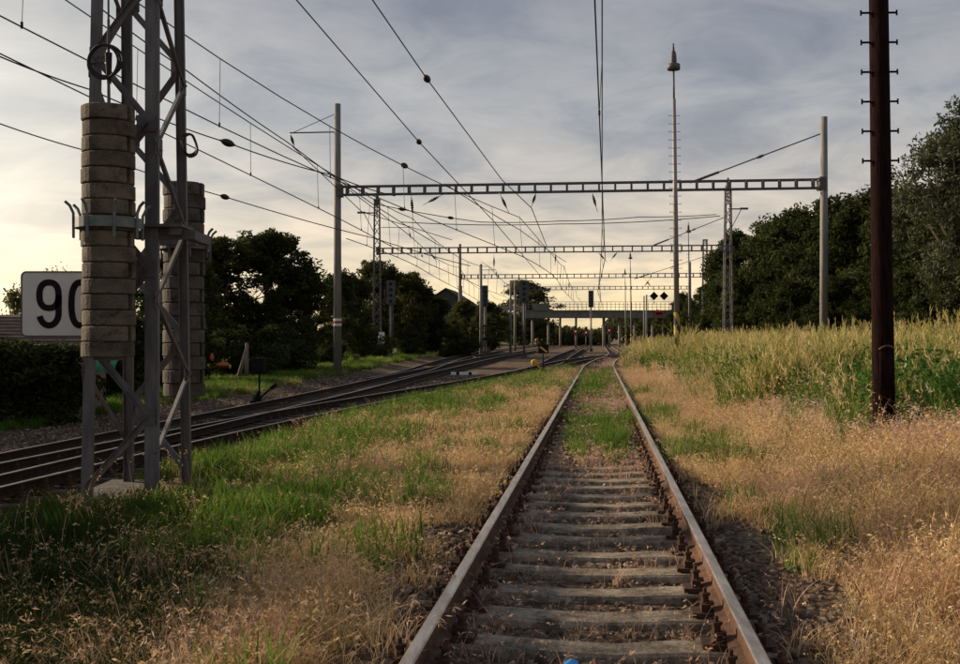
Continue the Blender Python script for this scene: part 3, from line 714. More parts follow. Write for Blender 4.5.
# ------------------------------------------------------------------ floodlight masts
def step_mesh():
    b = MB()
    for s in (-1, 1): b.tube([(s*.05, 0, 0), (s*.25, 0, 0)], .011, 5); b.tube([(s*.25, 0, -.03), (s*.25, 0, .04)], .011, 5)
    return b.mesh('step_iron', M['steel_dark'])
STEP = step_mesh()
def flood_mast(label, px, py_top, D, hz, grp=None):
    x = (px-480)/F*D; z0 = gz(x, D)-.1; zt = CZ+(339-py_top)/F*D; h = zt-z0
    th = thing('floodlight_mast', label, 'floodlight mast', (x, D, z0), 0, 'tall floodlight masts along the tracks')
    th.rotation_euler = (0, R(-.75), 0)
    MB().tube([(0, 0, 0), (0, 0, 2.6)], [.145, .140], 14).build('base_sleeve', M['hazard'], th, True)
    MB().tube([(0, 0, 2.6), (0, 0, h*.55), (0, 0, h*.55+.05), (0, 0, h-2.55)], [.125, .108, .098, .08], 12).build('pole', M['steel_pale'], th, True)
    MB().tube([(0, 0, h-2.55), (0, 0, h-1.2)], .045, 10).build('spigot', M['steel_dark'], th, True)
    MB().lathe([(.05, h-1.22), (.30, h-1.22), (.30, h-.98), (.16, h-.92), (.14, h-.90)], (0, 0, 0), 18).build('lamp_ring', M['steel'], th, True)
    MB().lathe([(.15, h-.92), (.14, h-.62), (.12, h-.45), (.06, h-.36), (.05, h-.2), (.03, h-.12), (.05, h-.06), (.0, h)], (0, 0, 0), 14).build('cowl', M['steel_dark'], th, True)
    if hz:
        zz = 4.6
        while zz < h-3.2: link('step_iron', STEP, th, (0, 0, zz)); zz += .365
    return th
flood_mast('tallest floodlight mast with climbing irons and yellow black base, right of the track', 677.5, 43, 50, True)
flood_mast('slim floodlight mast right behind the tallest one, its top level with the second portal', 690, 222, 126, True)
flood_mast('far floodlight mast just left of the tallest mast, reaching under the second beam', 631.5, 251, 168, False)
flood_mast('farthest and shortest floodlight mast beside the footbridge columns', 626, 268, 205, False)

# rusty pole at the right
rp = thing('steel_pole', 'dark rust red pole with climbing pegs and a hatch, in the weeds at right', 'pole', (U(884.5, 339, 13.2).x, 13.2, gz(U(884.5, 339, 13.2).x, 13.2)-.2))
rp.rotation_euler = (0, R(-.72), 0)
MB().tube([(0, 0, 0), (0, 0, 1.6), (0, 0, 7.2)], [.136, .126, .106], 20).build('shaft', M['rustpaint'], rp, True)
k0 = CZ-rp.location.z
for i in range(9):
    z = k0+(339-155)/83.3-.05+ (i*.355 if i else 0)-0.02
    for s in (-1, 1):
        b = MB(); b.tube([(s*.10, 0, 0), (s*.215, 0, 0)], .013, 6); b.tube([(s*.215, 0, -.032), (s*.215, 0, .032)], .011, 6); b.build('peg', M['rustpaint'], rp, loc=(0, 0, z))
hb = thing('hatch', None, None); bpy.data.objects.remove(hb)
b = MB(); zh0, zh1 = k0-(388-339)/83.3, k0-(351-339)/83.3; n = 10
ang = [R(-90-38+i*76/n) for i in range(n+1)]
for (rr0, rr1) in ((.127, .139),):
    vs = [(r_*math.cos(a), r_*math.sin(a), z) for z in (zh0, zh1) for r_ in (rr0, rr1) for a in ang]; k = n+1; fs = []
    for j in range(n): fs += [(k+j, k+j+1, 3*k+j+1, 3*k+j), (j, j+1, k+j+1, k+j), (2*k+j, 3*k+j, 3*k+j+1, 2*k+j+1)]
    fs += [(0, k, 3*k, 2*k), (n, 2*k+n, 3*k+n, k+n)]
    b.add(vs, fs)
hat = b.build('hatch', M['rustpaint'], rp, True)
b = MB(); b.tube([(.15*math.cos(a), .15*math.sin(a), zh1+.02+.045*math.sin(math.pi*(i/n))) for i, a in enumerate(ang)], .012, 6); b.build('rain_lip', M['rust'], hat, True)
b = MB(); b.lathe([(.0, 0), (.022, 0), (.022, .012), (0, .012)], (.035, -.137, zh1-.075), 10, axis=Vector((0, -1, 0))); b.lathe([(.0, 0), (.012, 0), (.012, .012), (0, .012)], (.035, -.137, zh0+.2), 10, axis=Vector((0, -1, 0))); b.build('lock', M['black'], hat)

# ------------------------------------------------------------------ signals, poles, switch stands, markers
def signal(label, px, pyt, pyb, D, w_, lamp=False, hh=None, lad=True):
    x = (px-480)/F*D; z0 = gz(x, D)-.1; zt = CZ+(339-pyt)/F*D; zh = CZ+(339-pyb)/F*D
    th = thing('railway_signal', label, 'railway signal', (x, D, z0), 0, 'signals standing among the yard tracks')
    MB().tube([(0, 0, 0), (0, 0, zh-z0+.1)], .085, 10).build('post', M['steel'], th, True)
    b = MB(); b.box((0, 0, .25), (.5, .5, .6)); b.build('footing', M['foundation'], th)
    b = MB(); hgt = zt-zh; b.sweep([(-w_/2, -.16), (w_/2, -.16), (w_/2, .16), (-w_/2, .16)], [(0, 0, zh-z0), (0, 0, zh-z0+hgt)], (0, 1, 0)); b.box((0, -.02, zh-z0+hgt/2), (w_+.1, .04, hgt+.12)); b.build('head', M['signal'], th)
    k = max(2, int(hgt/.42))
    for i in range(k):
        MB().lathe([(.10, 0), (.12, .0), (.12, .20), (.10, .20)], (0, -.17, zh-z0+hgt*(i+.5)/k), 10, axis=Vector((0, -1, 0)), a0=0).build('hood', M['black'], th)
    if lamp: MB().lathe([(0, .02), (.11, .02), (.11, .0)], (0, -.20, zh-z0+hgt*.4), 12, axis=Vector((0, -1, 0))).build('lens', M['red_lamp'], th)
    b = MB()
    for s in (-1, 1): b.tube([(s*.16, .22, .3), (s*.16, .22, zh-z0)], .02, 5)
    for i in range(int((zh-z0)/.4)): b.tube([(-.16, .22, .5+i*.4), (.16, .22, .5+i*.4)], .014, 4)
    if lad: b.build('ladder', M['steel_dark'], th)
    return th
signal('grey signal on a thin post before the trees, right of the second lattice mast', 391, 281, 304, 95, .70)
signal('signal with tall dark head standing between the two round poles left of the footbridge', 485, 286, 306, 125, .62)
signal('wide headed signal in front of the round tree, beside the yellow switch stand', 524, 281, 302, 105, .78)
signal('dark signal standing alone in the gap above the footbridge', 591, 291, 307, 158, .66)
signal('small signal showing red under the bridge, leftmost of three', 575.4, 326, 335, 235, .5, True, lad=False)
signal('small signal showing red under the bridge, middle of three', 586, 327, 336, 240, .5, True, lad=False)
signal('small signal showing red under the bridge, rightmost of three', 609, 325, 334, 232, .5, True, lad=False)
def plain_pole(label, px, pyt, D, armlen, pya):
    x = (px-480)/F*D; z0 = gz(x, D)-.1; h = CZ+(339-pyt)/F*D-z0
    th = thing('catenary_pole', label, 'catenary pole', (x, D, z0), 0, 'single poles that carry the overhead line')
    MB().tube([(0, 0, 0), (0, 0, h)], [.17, .13], 10).build('mast', M['concrete'], th, True)
    if armlen:
        za = CZ+(339-pya)/F*D-z0; b = MB(); b.tube([(0, 0, za), (armlen, 0, za)], .035, 6); b.tube([(0, 0, za+.9), (armlen*.9, 0, za)], .02, 5); b.build('bracket_arm', M['steel_dark'], th)
        insulator(th, (armlen, 0, za), (armlen+.12, 0, za-.9), .08, .7)
    return th
plain_pole('round pole with a short bracket arm, just left of the tall headed signal', 481, 264, 118, 1.6, 270)
plain_pole('round pole in front of the big round tree', 510.5, 282, 150, 1.7, 289)
plain_pole('thin dark pole rising right of the farthest floodlight mast', 644, 296, 215, 0, 0)
plain_pole('dark pole with clamps standing close to the sign on the footbridge', 646.5, 295, 180, 1.2, 300)
def switch_stand(label, P, kind):
    th = thing('switch_stand', label, 'switch stand', P, R(-6), 'hand levers that set the points')
    b = MB(); b.box((0, 0, .10), (.34, .42, .2)); b.box((0, .05, .27), (.2, .26, .16)); b.build('base', M['black'], th)
    if kind == 'yellow':
        MB().tube([(0, 0, .2), (0, 0, .98)], .03, 8).build('post', M['black'], th)
        b = MB(); b.box((.02, 0, 1.18), (.42, .30, .36)); b.box((.02, 0, 1.37), (.46, .34, .03)); ln = b.build('lantern', M['black'], th)
        b = MB(); rt = Matrix.Rotation(R(38), 3, 'Y'); b.box((.03, -.156, 1.18), (.36, .008, .08), rt); b.build('stripe', M['yellow'], ln)
        lv = MB().tube([(0, 0, .28), (-.34, -.02, .60)], .028, 8).build('lever', M['yellow'], th, True)
        MB().lathe([(0, -.09), (.11, -.08), (.145, -.04), (.15, .0), (.145, .04), (.11, .08), (0, .09)], (-.36, -.02, .62), 16, axis=Vector((0, -1, 0))).build('counterweight', M['yellow'], th, True)
        MB().tube([(-.05, 0, .30), (-.16, 0, .15)], .07, 8).build('crank', M['yellow'], th, True)
    elif kind == 'dark':
        MB().tube([(.06, .05, .2), (.06, .05, 1.55)], .032, 8).build('post', M['black'], th)
        b = MB(); b.box((.06, .05, 1.30), (.34, .26, .38)); b.box((.06, .05, 1.51), (.38, .3, .04)); b.build('lantern', M['black'], th)
        MB().tube([(.05, 0, .25), (.62, -.05, .70)], [.035, .03], 8).build('lever', M['black'], th)
        MB().tube([(.46, -.04, .58), (.64, -.05, .715)], .06, 10).build('counterweight', M['black'], th)
        MB().tube([(-.1, -.1, .1), (.1, -.05, .5)], .06, 8).build('crank', M['black'], th)
    else:
        MB().tube([(0, 0, .2), (.30, 0, .55)], .035, 8).build('lever', M['black'], th)
        MB().lathe([(0, -.12), (.16, -.10), (.20, 0), (.16, .10), (0, .12)], (-.22, 0, .62), 14, axis=Vector((0, -1, 0))).build('counterweight', M['marker_white'], th, True)
        b = MB(); b.box((.34, 0, .7), (.3, .25, .4)); b.build('lantern', M['black'], th)
    return th
def on_ground(px, py, h):
    D = F*h/(py-339); x = (px-480)/F*D; return Vector((x, D, gz(x, D)))
q = on_ground(543, 379.5, 1.72); switch_stand('switch stand with black striped lantern and yellow round weight, beside the straight track', q, 'yellow')
q = on_ground(257, 404.5, 2.05); switch_stand('dark switch stand with raised lever at the far side of the left yard tracks', q, 'dark')
q = on_ground(639, 352.6, 1.5); switch_stand('small switch stand with white weight at the end of the crossover, by the tall grass', q, 'white')
def marker(label, px, py, ln, segs, yaw=0):
    D = F*(CZ-(-.45 if py > 365 else -.25))/(py-339); x = (px-480)/F*D
    th = thing('fouling_marker', label, 'track marker', (x, D, gz(x, D)+.02), yaw, 'striped markers lying between the tracks'); n = len(segs); a = -ln/2
    for s in segs:
        l_ = ln*s[1]; 
        b = MB(); w2 = .11; r = [(-w2, 0), (w2, 0), (w2, .10), (w2*.6, .16), (-w2*.6, .16), (-w2, .10)]
        b.sweep(r, [(a, 0, 0), (a+l_, 0, 0)]); b.build('segment', M['marker_white' if s[0] else 'black'], th); a += l_
WB = [(1, .2), (0, .12), (1, .36), (0, .12), (1, .2)]
marker('nearest white and black striped marker, lying left of the yellow switch stand', 464, 375.5, 1.45, WB)
marker('smaller white and black striped marker farther back between the yard tracks', 474, 359, 1.25, WB)
marker('white and black striped marker lying right of the yellow switch stand', 553, 373.5, 1.05, WB)
marker('white and black striped marker near the crossover where the tracks meet', 586, 358.5, 1.3, WB)

# ------------------------------------------------------------------ footbridge
BD = 252.0
br = thing('footbridge', 'grey girder bridge crossing all the tracks in the distance, on concrete columns', 'bridge', (U(640, 339, BD).x, BD, 0))
def bq(px, py, dy=0): return U(px, py, BD)+Vector((0, dy, 0))-br.location
x0, x1 = bq(524, 0).x-8, bq(793, 0).x; ztp, zbt = bq(0, 311.2).z, bq(0, 317.8).z
b = MB(); b.box(((x0+x1)/2+4, 2.5, (ztp+zbt)/2), (x1-x0-8, 5, ztp-zbt)); b.box(((x0+x1)/2+4, 2.5, ztp+.12), (x1-x0-8, 5.6, .22)); b.build('deck', M['bridge'], br)
b = MB(); b.box((bq(512, 0).x, 1.0, bq(0, 308).z), (bq(526, 0).x-bq(498, 0).x, 3, 1.0)); b.build('ramp_slab', M['concrete'], br)
b = MB(); b.box((bq(541, 0).x, -.4, bq(0, 307).z), (3.6, .3, 1.5)); b.build('parapet_panel', M['bridge'], br)
n = 64
pm = MB().box((0, 0, .9), (.10, .10, 1.8)).mesh('railing_post', M['bridge'])
for i in range(n): link('railing_post', pm, br, (x0+9+(x1-x0-10)*i/(n-1), -.2, ztp+.2))
for k, zz in enumerate((.75, 1.35, 1.95)): MB().box(((x0+x1)/2+4, -.2, ztp+.2+zz), (x1-x0-9, .06, .08)).build('railing_bar', M['bridge'], br)
for px, wd in ((533, 1.1), (549, 1.0), (561, .9), (577, .9), (605, 1.2), (611, .8), (621, 1.3), (636, .8), (654, .9), (665, .8), (689, .8), (712, .9), (730, .9)):
    b = MB(); b.tube([(bq(px, 0).x, 2.5, -1.0), (bq(px, 0).x, 2.5, zbt+.002)], wd*.28, 10); b.build('column', M['concrete'], br, True)
p = bq(659, 313.5); b = MB(); b.box((p.x, -.35, p.z), (2.1, .10, 1.25)); bs = b.build('sign_board', M['redpaint'], br)
b = MB(); b.box((p.x, -.42, p.z), (1.5, .04, .55)); b.build('sign_face', M['black'], bs)
for i, px in enumerate((654, 664)):
    th = thing('line_signal', ('left' if i == 0 else 'right')+' of the two dark diamond signs hanging from the farthest portal beam', 'line sign', U(px, 296, 168), 0, 'diamond signs hung on the farthest portal')
    b = MB(); b.box((0, 0, 0), (.95, .05, .95), Matrix.Rotation(R(45), 3, 'Y')); b.build('panel', M['black'], th)
    b = MB(); b.box((0, .05, .85), (.05, .05, .75)); b.build('hanger', M['steel_dark'], th)

# ------------------------------------------------------------------ houses at the left
def house(label, P, rz, wx, wy, hw, hr, wall, roof, chim):
    th = thing('house', label, 'house', P, rz)
    b = MB(); b.box((0, 0, hw/2), (wx, wy, hw)); 
    b.add([(-wx/2, -wy/2, hw), (-wx/2, wy/2, hw), (-wx/2, 0, hw+hr-.05), (wx/2, -wy/2, hw), (wx/2, wy/2, hw), (wx/2, 0, hw+hr-.05)], [(0, 1, 2), (3, 5, 4)])
    b.build('wall', wall, th)
    e = .45; b = MB(); th_ = .14
    for s in (-1, 1):
        y1, z1 = s*(wy/2+e), hw-hr*e/(wy/2)
        b.add([(-wx/2-e, y1, z1), (wx/2+e, y1, z1), (wx/2+e, 0, hw+hr), (-wx/2-e, 0, hw+hr), (-wx/2-e, y1, z1+th_), (wx/2+e, y1, z1+th_), (wx/2+e, 0, hw+hr+th_), (-wx/2-e, 0, hw+hr+th_)],
              [(0, 1, 2, 3), (4, 7, 6, 5), (0, 4, 5, 1), (0, 3, 7, 4), (1, 5, 6, 2)])
        rows = 9
        for i in range(1, rows):
            t_ = i/rows; b.bar((-wx/2-e, y1*(1-t_), z1*(1-t_)+(hw+hr)*t_+th_), (wx/2+e, y1*(1-t_), z1*(1-t_)+(hw+hr)*t_+th_), .06, .05)
    ro = b.build('roof', roof, th)
    if chim:
        b = MB(); b.box((wx*.3, -.9, hw+hr), (.6, .5, 1.3)); b.box((wx*.3, -.9, hw+hr+.7), (.72, .62, .1)); b.build('chimney', M['wall'], ro)
    for i in (-1, 1):
        wn = MB(); wn.box((i*wx*.25, -wy/2-.03, hw*.55), (.9, .08, 1.0)); wo_ = wn.build('window', M['signal'], th)
        fr = MB()
        for s in (-1, 1): fr.box((i*wx*.25+s*.5, -wy/2-.05, hw*.55), (.1, .12, 1.2)); fr.box((i*wx*.25, -wy/2-.05, hw*.55+s*.55), (.9, .12, .1))
        fr.build('frame', M['wood'], wo_)
    return th
house('low brown shed with a weathered tile roof at the left edge, behind the number sign', (-13.4, 27.5, gz(-13.4, 27.5)), R(8), 7, 4.2, 1.80, .62, M['wall'], M['roof'], False)
house('house with a dark gabled roof and chimney rising behind the left trees', (U(451, 339, 150).x, 150, 0), R(84), 10, 10, 5.0, 3.2, solid('dim_plaster', (.05, .048, .042), (.075, .07, .06), 2, .9), M['roof_green'], True)
th = thing('plastic_strip', 'green plastic strip on posts in front of the shed at the left', 'plastic strip', (U(46, 339, 30).x, 30, gz(U(46, 339, 30).x, 30)))
z = U(0, 348, 30).z-th.location.z; MB().box((0, 0, z), (1.42, .5, .06)).build('sheet', M['green_plastic'], th)
for s in (-1, 1): MB().box((s*.6, .1, z/2-.03), (.06, .06, z-.06)).build('post', M['wood'], th)
tp = MB()
for i in range(9):
    for j in range(7): tp.v.append(((i-4)*.09, .12*math.sin(i*1.3+j*.7)+.05*math.cos(j*2.1), .62*j/6*(1-.03*abs(i-4))+.04*math.sin(i*2)))
for i in range(8):
    for j in range(6): tp.f.append((i*7+j, (i+1)*7+j, (i+1)*7+j+1, i*7+j+1)); tp.m.append(0)
pp = on_ground(100, 378, 1.95)
o_ = tp.build('tarpaulin', M['green_plastic'], None, True, U(101, 371, 24)); o_.location.z = U(0, 372, 24).z; tag(o_, 'crumpled green tarpaulin hanging behind the legs of the left mast', 'tarpaulin')
def blob_mesh(name, sx, sy, sz, mat, n=10, jit=.12):
    b = MB(); vs = []; rr = random.Random(sx*100+sz)
    for i in range(n//2+1):
        for j in range(n):
            a, c = math.pi*i/(n//2), 2*math.pi*j/n; k = 1+rr.uniform(-jit, jit)
            vs.append((sx*math.sin(a)*math.cos(c)*k, sy*math.sin(a)*math.sin(c)*k, sz*math.cos(a)*k))
    b.add(vs, [(i*n+j, i*n+(j+1) % n, (i+1)*n+(j+1) % n, (i+1)*n+j) for i in range(n//2) for j in range(n)]); return b.mesh(name, mat)
for (px, py, s, lab, cat, mt) in ((212, 357, .17, 'small round orange ball in the dark under the left trees', 'ball', 'orange'), (223, 364.5, .30, 'low orange tub lying in the grass under the left trees', 'tub', 'orange'), (230, 366.5, .10, 'small yellow object beside the orange tub', 'ball', 'yellow')):
    p = U(px, py, 46); sx = .30 if s == .3 else s*.5
    tag(link('ball' if cat == 'ball' else 'tub', blob_mesh(cat, sx, s*.7, s*.36 if s == .3 else s, M[mt]), None, (p.x, p.y, p.z)), lab, cat)
p = on_ground(356.5, 366, 1.95); b = MB(); b.box((0, 0, .28), (.42, .36, .62)); b.box((0, 0, .61), (.36, .30, .05)); o_ = b.build('concrete_stump', solid('ochre_concrete', (.20, .15, .05), (.27, .20, .08), 5, .9), None, False, p); tag(o_, 'short ochre stump in the grass between the left portal pole and lattice mast', 'stump')
p = on_ground(394.5, 358.5, 1.9); tag(link('white_stone', blob_mesh('white_stone', .42, .3, .32, M['marker_white'], jit=.15), None, p), 'pale stone at the foot of the signal by the left trees', 'stone')
for i, (px, pyt, D, tl) in enumerate(((246.5, 343, 44, .02), (239, 350, 44, .28))):
    p = U(px, 366, D); o_ = MB().tube([(0, 0, -.4), (tl, 0, CZ+(339-pyt)/F*D-p.z)], [.09, .07], 8).build('wooden_post', M['wood'], None, True, p)
    tag(o_, ('upright pale wooden post' if i == 0 else 'wooden post leaning on the upright post')+' in the dark under the left trees', 'post', 'old fence posts')
p = U(571, 664, 5.15); b = MB(); b.add([(-.035, -.02, 0), (.03, -.025, .006), (.038, .018, .012), (.0, .03, .022), (-.03, .02, .008), (.0, 0, .02)], [(0, 1, 5), (1, 2, 5), (2, 3, 5), (3, 4, 5), (4, 0, 5)])
o_ = b.build('plastic_scrap', M['blue'], None, False, (p.x, p.y, .075)); tag(o_, 'scrap of bright blue plastic on the nearest sleeper', 'plastic scrap')

# ------------------------------------------------------------------ trees
def leaf_cloud(centers, rads, per, size, seed, flat=.8):
    g_ = np.random.default_rng(seed); n = len(centers)*per
    c = np.repeat(centers, per, 0); r_ = np.repeat(rads, per)
    d = g_.normal(size=(n, 3)); d /= np.linalg.norm(d, axis=1)[:, None]
    rad = r_*g_.random(n)**.42
    p_ = c+d*rad[:, None]*np.array([1, 1, flat])
    a = g_.normal(size=(n, 3)); a /= np.linalg.norm(a, axis=1)[:, None]
    b_ = np.cross(a, g_.normal(size=(n, 3))); b_ /= np.linalg.norm(b_, axis=1)[:, None]
    s = size*g_.uniform(.6, 1.35, n)[:, None]
    v = np.stack([p_-a*s, p_+b_*s*.42, p_+a*s, p_-b_*s*.42], 1).reshape(-1, 3)
    f = np.arange(n*4).reshape(-1, 4)
    ctint = g_.random(len(centers)); tint = np.clip(np.repeat(ctint, per)*.6+g_.random(n)*.4, 0, 1)
    return v, f, np.repeat(tint, 4)
def np_mesh(name, v, f, tint, mat):
    me_ = bpy.data.meshes.new(name); n, k = len(v), f.shape[1]
    me_.vertices.add(n); me_.vertices.foreach_set('co', v.astype(np.float32).ravel())
    me_.loops.add(f.size); me_.loops.foreach_set('vertex_index', f.astype(np.int32).ravel())
    me_.polygons.add(len(f)); me_.polygons.foreach_set('loop_start', np.arange(0, f.size, k, dtype=np.int32))
    me_.update(calc_edges=True)
    if tint is not None:
        at = me_.attributes.new('tint', 'FLOAT', 'POINT'); at.data.foreach_set('value', tint.astype(np.float32))
    me_.materials.append(mat); return me_
def tree_meshes(seed, h, rx, base, ncl, per, size, mat, lumps=7, cr=.75):
    """unit tree of height h: sub-crowns (lumps), each a bunch of leaf clumps"""
    g_ = np.random.default_rng(seed); L = []
    for i in range(lumps):
        t_ = i/(lumps-1) if lumps > 1 else .5; z = base+(h-base)*(.12+.74*t_); w_ = rx*(math.sin(math.pi*(.20+.68*t_)))
        a = g_.uniform(0, 6.28); q = w_*g_.uniform(.25, .62)
        L.append((q*math.cos(a), q*math.sin(a), z, w_*g_.uniform(.52, .78)))
    L.append((0, 0, h-.16*(h-base), rx*.42)); L = np.array(L)
    k = g_.integers(0, len(L), ncl); d = g_.normal(size=(ncl, 3)); d /= np.linalg.norm(d, axis=1)[:, None]
    cen = L[k, :3]+d*(L[k, 3]*g_.random(ncl)**.33)[:, None]*np.array([1, 1, .82])
    cen[:, 2] = np.clip(cen[:, 2], base*.6, h)
    v, f, tn = leaf_cloud(cen, g_.uniform(.5, 1.15, ncl)*cr, per, size, seed+1)
    crown = np_mesh('crown', v, f, tn, mat)
    b = MB(); b.tube([(0, 0, -.3), (.05, 0, h*.2), (-.05, .05, h*.45), (0, 0, h*.75)], [.045*h*.6, .035*h*.6, .022*h*.6, .04], 8)
    for i in range(len(L)):
        b.tube([(0, 0, h*(.18+.05*i)), Vector(L[i, :3])*.5+Vector((0, 0, h*.14)), Vector(L[i, :3])], [.012*h, .008*h, .02], 6)
    for i in range(26):
        q = cen[g_.integers(0, ncl)]; l_ = L[g_.integers(0, len(L))]; b.tube([Vector(l_[:3]), Vector(q)], [.03, .008], 4)
    return b.mesh('trunk', M['bark'], True), crown
TV = [tree_meshes(100+i*7, 8.0, 2.9, .5, 380, 62, .12, M['leaf_mid' if i % 2 else 'leaf_dark'], 10, .50) for i in range(4)]
RV = [tree_meshes(300+i*7, 9.0, 3.3, .2, 330, 95, .14, M['leaf_dark'], 9, .70) for i in range(3)]
BV = [tree_meshes(500+i*7, 2.4, 1.7, 0, 120, 80, .085, M['leaf_dark'], 5, .42) for i in range(3)]
SV = tree_meshes(700, 9.0, 3.4, 2.2, 380, 70, .085, M['leaf_silver'], 12, .48)
TW = tree_meshes(710, 5.0, 2.0, .6, 90, 45, .085, M['leaf_mid'], 6, .5)
def tree(label, var, px, pyt, D, h0, wid=1.0, grp='trees behind the left yard', name='tree', cat='tree', dz=0):
    x = (px-480)/F*D; z0 = gz(x, D)+dz; h = CZ+(339-pyt)/F*D-z0; s = h/h0
    th = thing(name, label, cat, (x, D, z0), random.uniform(0, 6.28), grp); th.scale = (s*wid, s*wid, s)
    link('trunk', var[0], th); link('crown', var[1], th); return th
LT = [(176, 250, 58, 1.0, 'dark leafy tree showing between the legs of the left lattice mast'), (214, 236, 62, .95, 'big dark tree just right of the second weight stack'), (268, 230, 64, 1.05, 'tallest dark tree of the left row, with a ragged top'),
      (305, 270, 66, .9, 'lower dark tree left of the nearest portal pole'), (342, 272, 78, .75, 'dark tree just behind the nearest portal pole'), (374, 262, 105, .8, 'airy tree behind the second lattice mast'),
      (357, 279, 100, .8, 'small dark tree between the nearest portal pole and the second lattice mast'), (392, 279, 113, .85, 'tree behind the grey signal'), (421, 290, 117, .8, 'low tree left of the gabled house'),
      (408, 274, 108, .8, 'thin topped tree right of the second lattice mast'), (436, 300, 114, 1.0, 'low dark tree in front of the gabled house'), (466, 304, 122, 1.0, 'low dark tree right of the gabled house'), (486, 303, 130, .85, 'low dark tree left of the round tree')]
for i, (px, py, D, wd, lab) in enumerate(LT): tree(lab, TV[i % 4], px, py-5, D, 8.0, wd*1.25)
tree('large round topped tree standing alone above the left end of the bridge', TV[3], 521, 279, 290, 8.0, 1.7)
for i, (px, py, D, wd, lab) in enumerate([(739, 238, 106, .80, 'first dark tree at the left end of the right hand wood'), (768, 226, 100, .9, 'second dark tree from the left in the right hand wood'), (800, 215, 74, .85, 'rounded dark tree just left of the right portal pole'),
      (838, 203, 68, .9, 'dark tree right behind the right portal pole'), (875, 196, 62, .9, 'dark tree behind the rust red pole'), (915, 190, 56, .9, 'dark tree right of the rust red pole'), (955, 186, 50, .9, 'dark tree at the right edge below the silvery one'), (1010, 190, 46, 1, 'dark tree cut off by the right edge')]):
    tree(lab, RV[i % 3], px, py-9, D, 9.0, wd*1.18, 'trees of the right hand wood')
for i, (px, py, D, lab) in enumerate([(748, 285, 100, 'dark bush at the foot of the first right hand trees'), (790, 280, 62, 'dark bush under the right hand trees, left of the portal pole'), (835, 276, 56, 'dark bush hiding the foot of the right portal pole'), (880, 270, 48, 'dark bush behind the rust red pole'), (925, 262, 44, 'dark bush right of the rust red pole'), (965, 255, 40, 'dark bush at the right edge')]):
    tree(lab, RV[(i+1) % 3], px, py, D, 9.0, 1.2, 'bushes under the right hand wood', 'bush', 'bush')
tree('silvery leaved tree reaching into the upper right edge', SV, 972, 98, 40, 9.0, .95, None)
tree('thin young tree whose twigs rise above the number sign', TW, 62, 268, 31, 5.0, .9, None)
tree('sparse tree with twigs at the left picture edge', TW, 18, 285, 36, 5.0, .8, None)
for i, (px, py, D, lab) in enumerate([(705, 285, 150, 'distant dark tree left of the right hand wood'), (685, 292, 165, 'distant dark tree behind the tallest mast'), (720, 254, 122, 'tree between the wood and the distant trees')]):
    tree(lab, RV[i % 3], px, py, D, 9.0, 1.0, 'trees of the right hand wood')
bl = []
for i in range(13):
    px = -60+i*42+random.uniform(-8, 8); D = np.interp(px, [-60, 80, 200, 300, 350, 400, 480], [29, 31, 47, 62, 84, 101, 112]); py = 339-F*random.uniform(.2, .9)/D if px > 95 else 347
    D = D-5 if px < 95 else D
    bl.append((px, py, D))
words = ['broad dark bush at the left edge', 'dark bush under the number sign', 'dark bush left of the lattice mast', 'dark bush behind the lattice mast legs', 'dark bush below the second weight stack', 'bush behind the orange tub', 'bush behind the pale post', 'bush behind the dark switch stand', 'bush left of the nearest portal pole', 'bush right of the nearest portal pole', 'bush behind the second lattice mast', 'bush left of the grey signal', 'bush under the low far trees']
for i, (px, py, D) in enumerate(bl): tree(words[i], BV[i % 3], px, py, D, 2.4, 1.35, 'bushes under the left trees', 'bush', 'bush')
# far wood beyond the bridge, one mass
g_ = np.random.default_rng(5); cen = []
for k in range(900):
    px = g_.uniform(380, 760); D = g_.uniform(300, 380); top = np.interp(px, [380, 535, 556, 575, 600, 611, 640, 700, 760], [316, 318, 328, 331, 331, 322, 314, 314, 312])+g_.uniform(-1, 3); z1 = CZ+(339-top)/F*D
    cen.append(((px-480)/F*D, D, z1*g_.random()**.6))
v, f, tn = leaf_cloud(np.array(cen), g_.uniform(1.4, 2.4, len(cen)), 60, .6, 9)
tag(link('far_wood', np_mesh('far_wood', v, f, tn, M['leaf_mid'])), 'dark band of distant woodland beyond the bridge', 'woodland', kind='stuff')

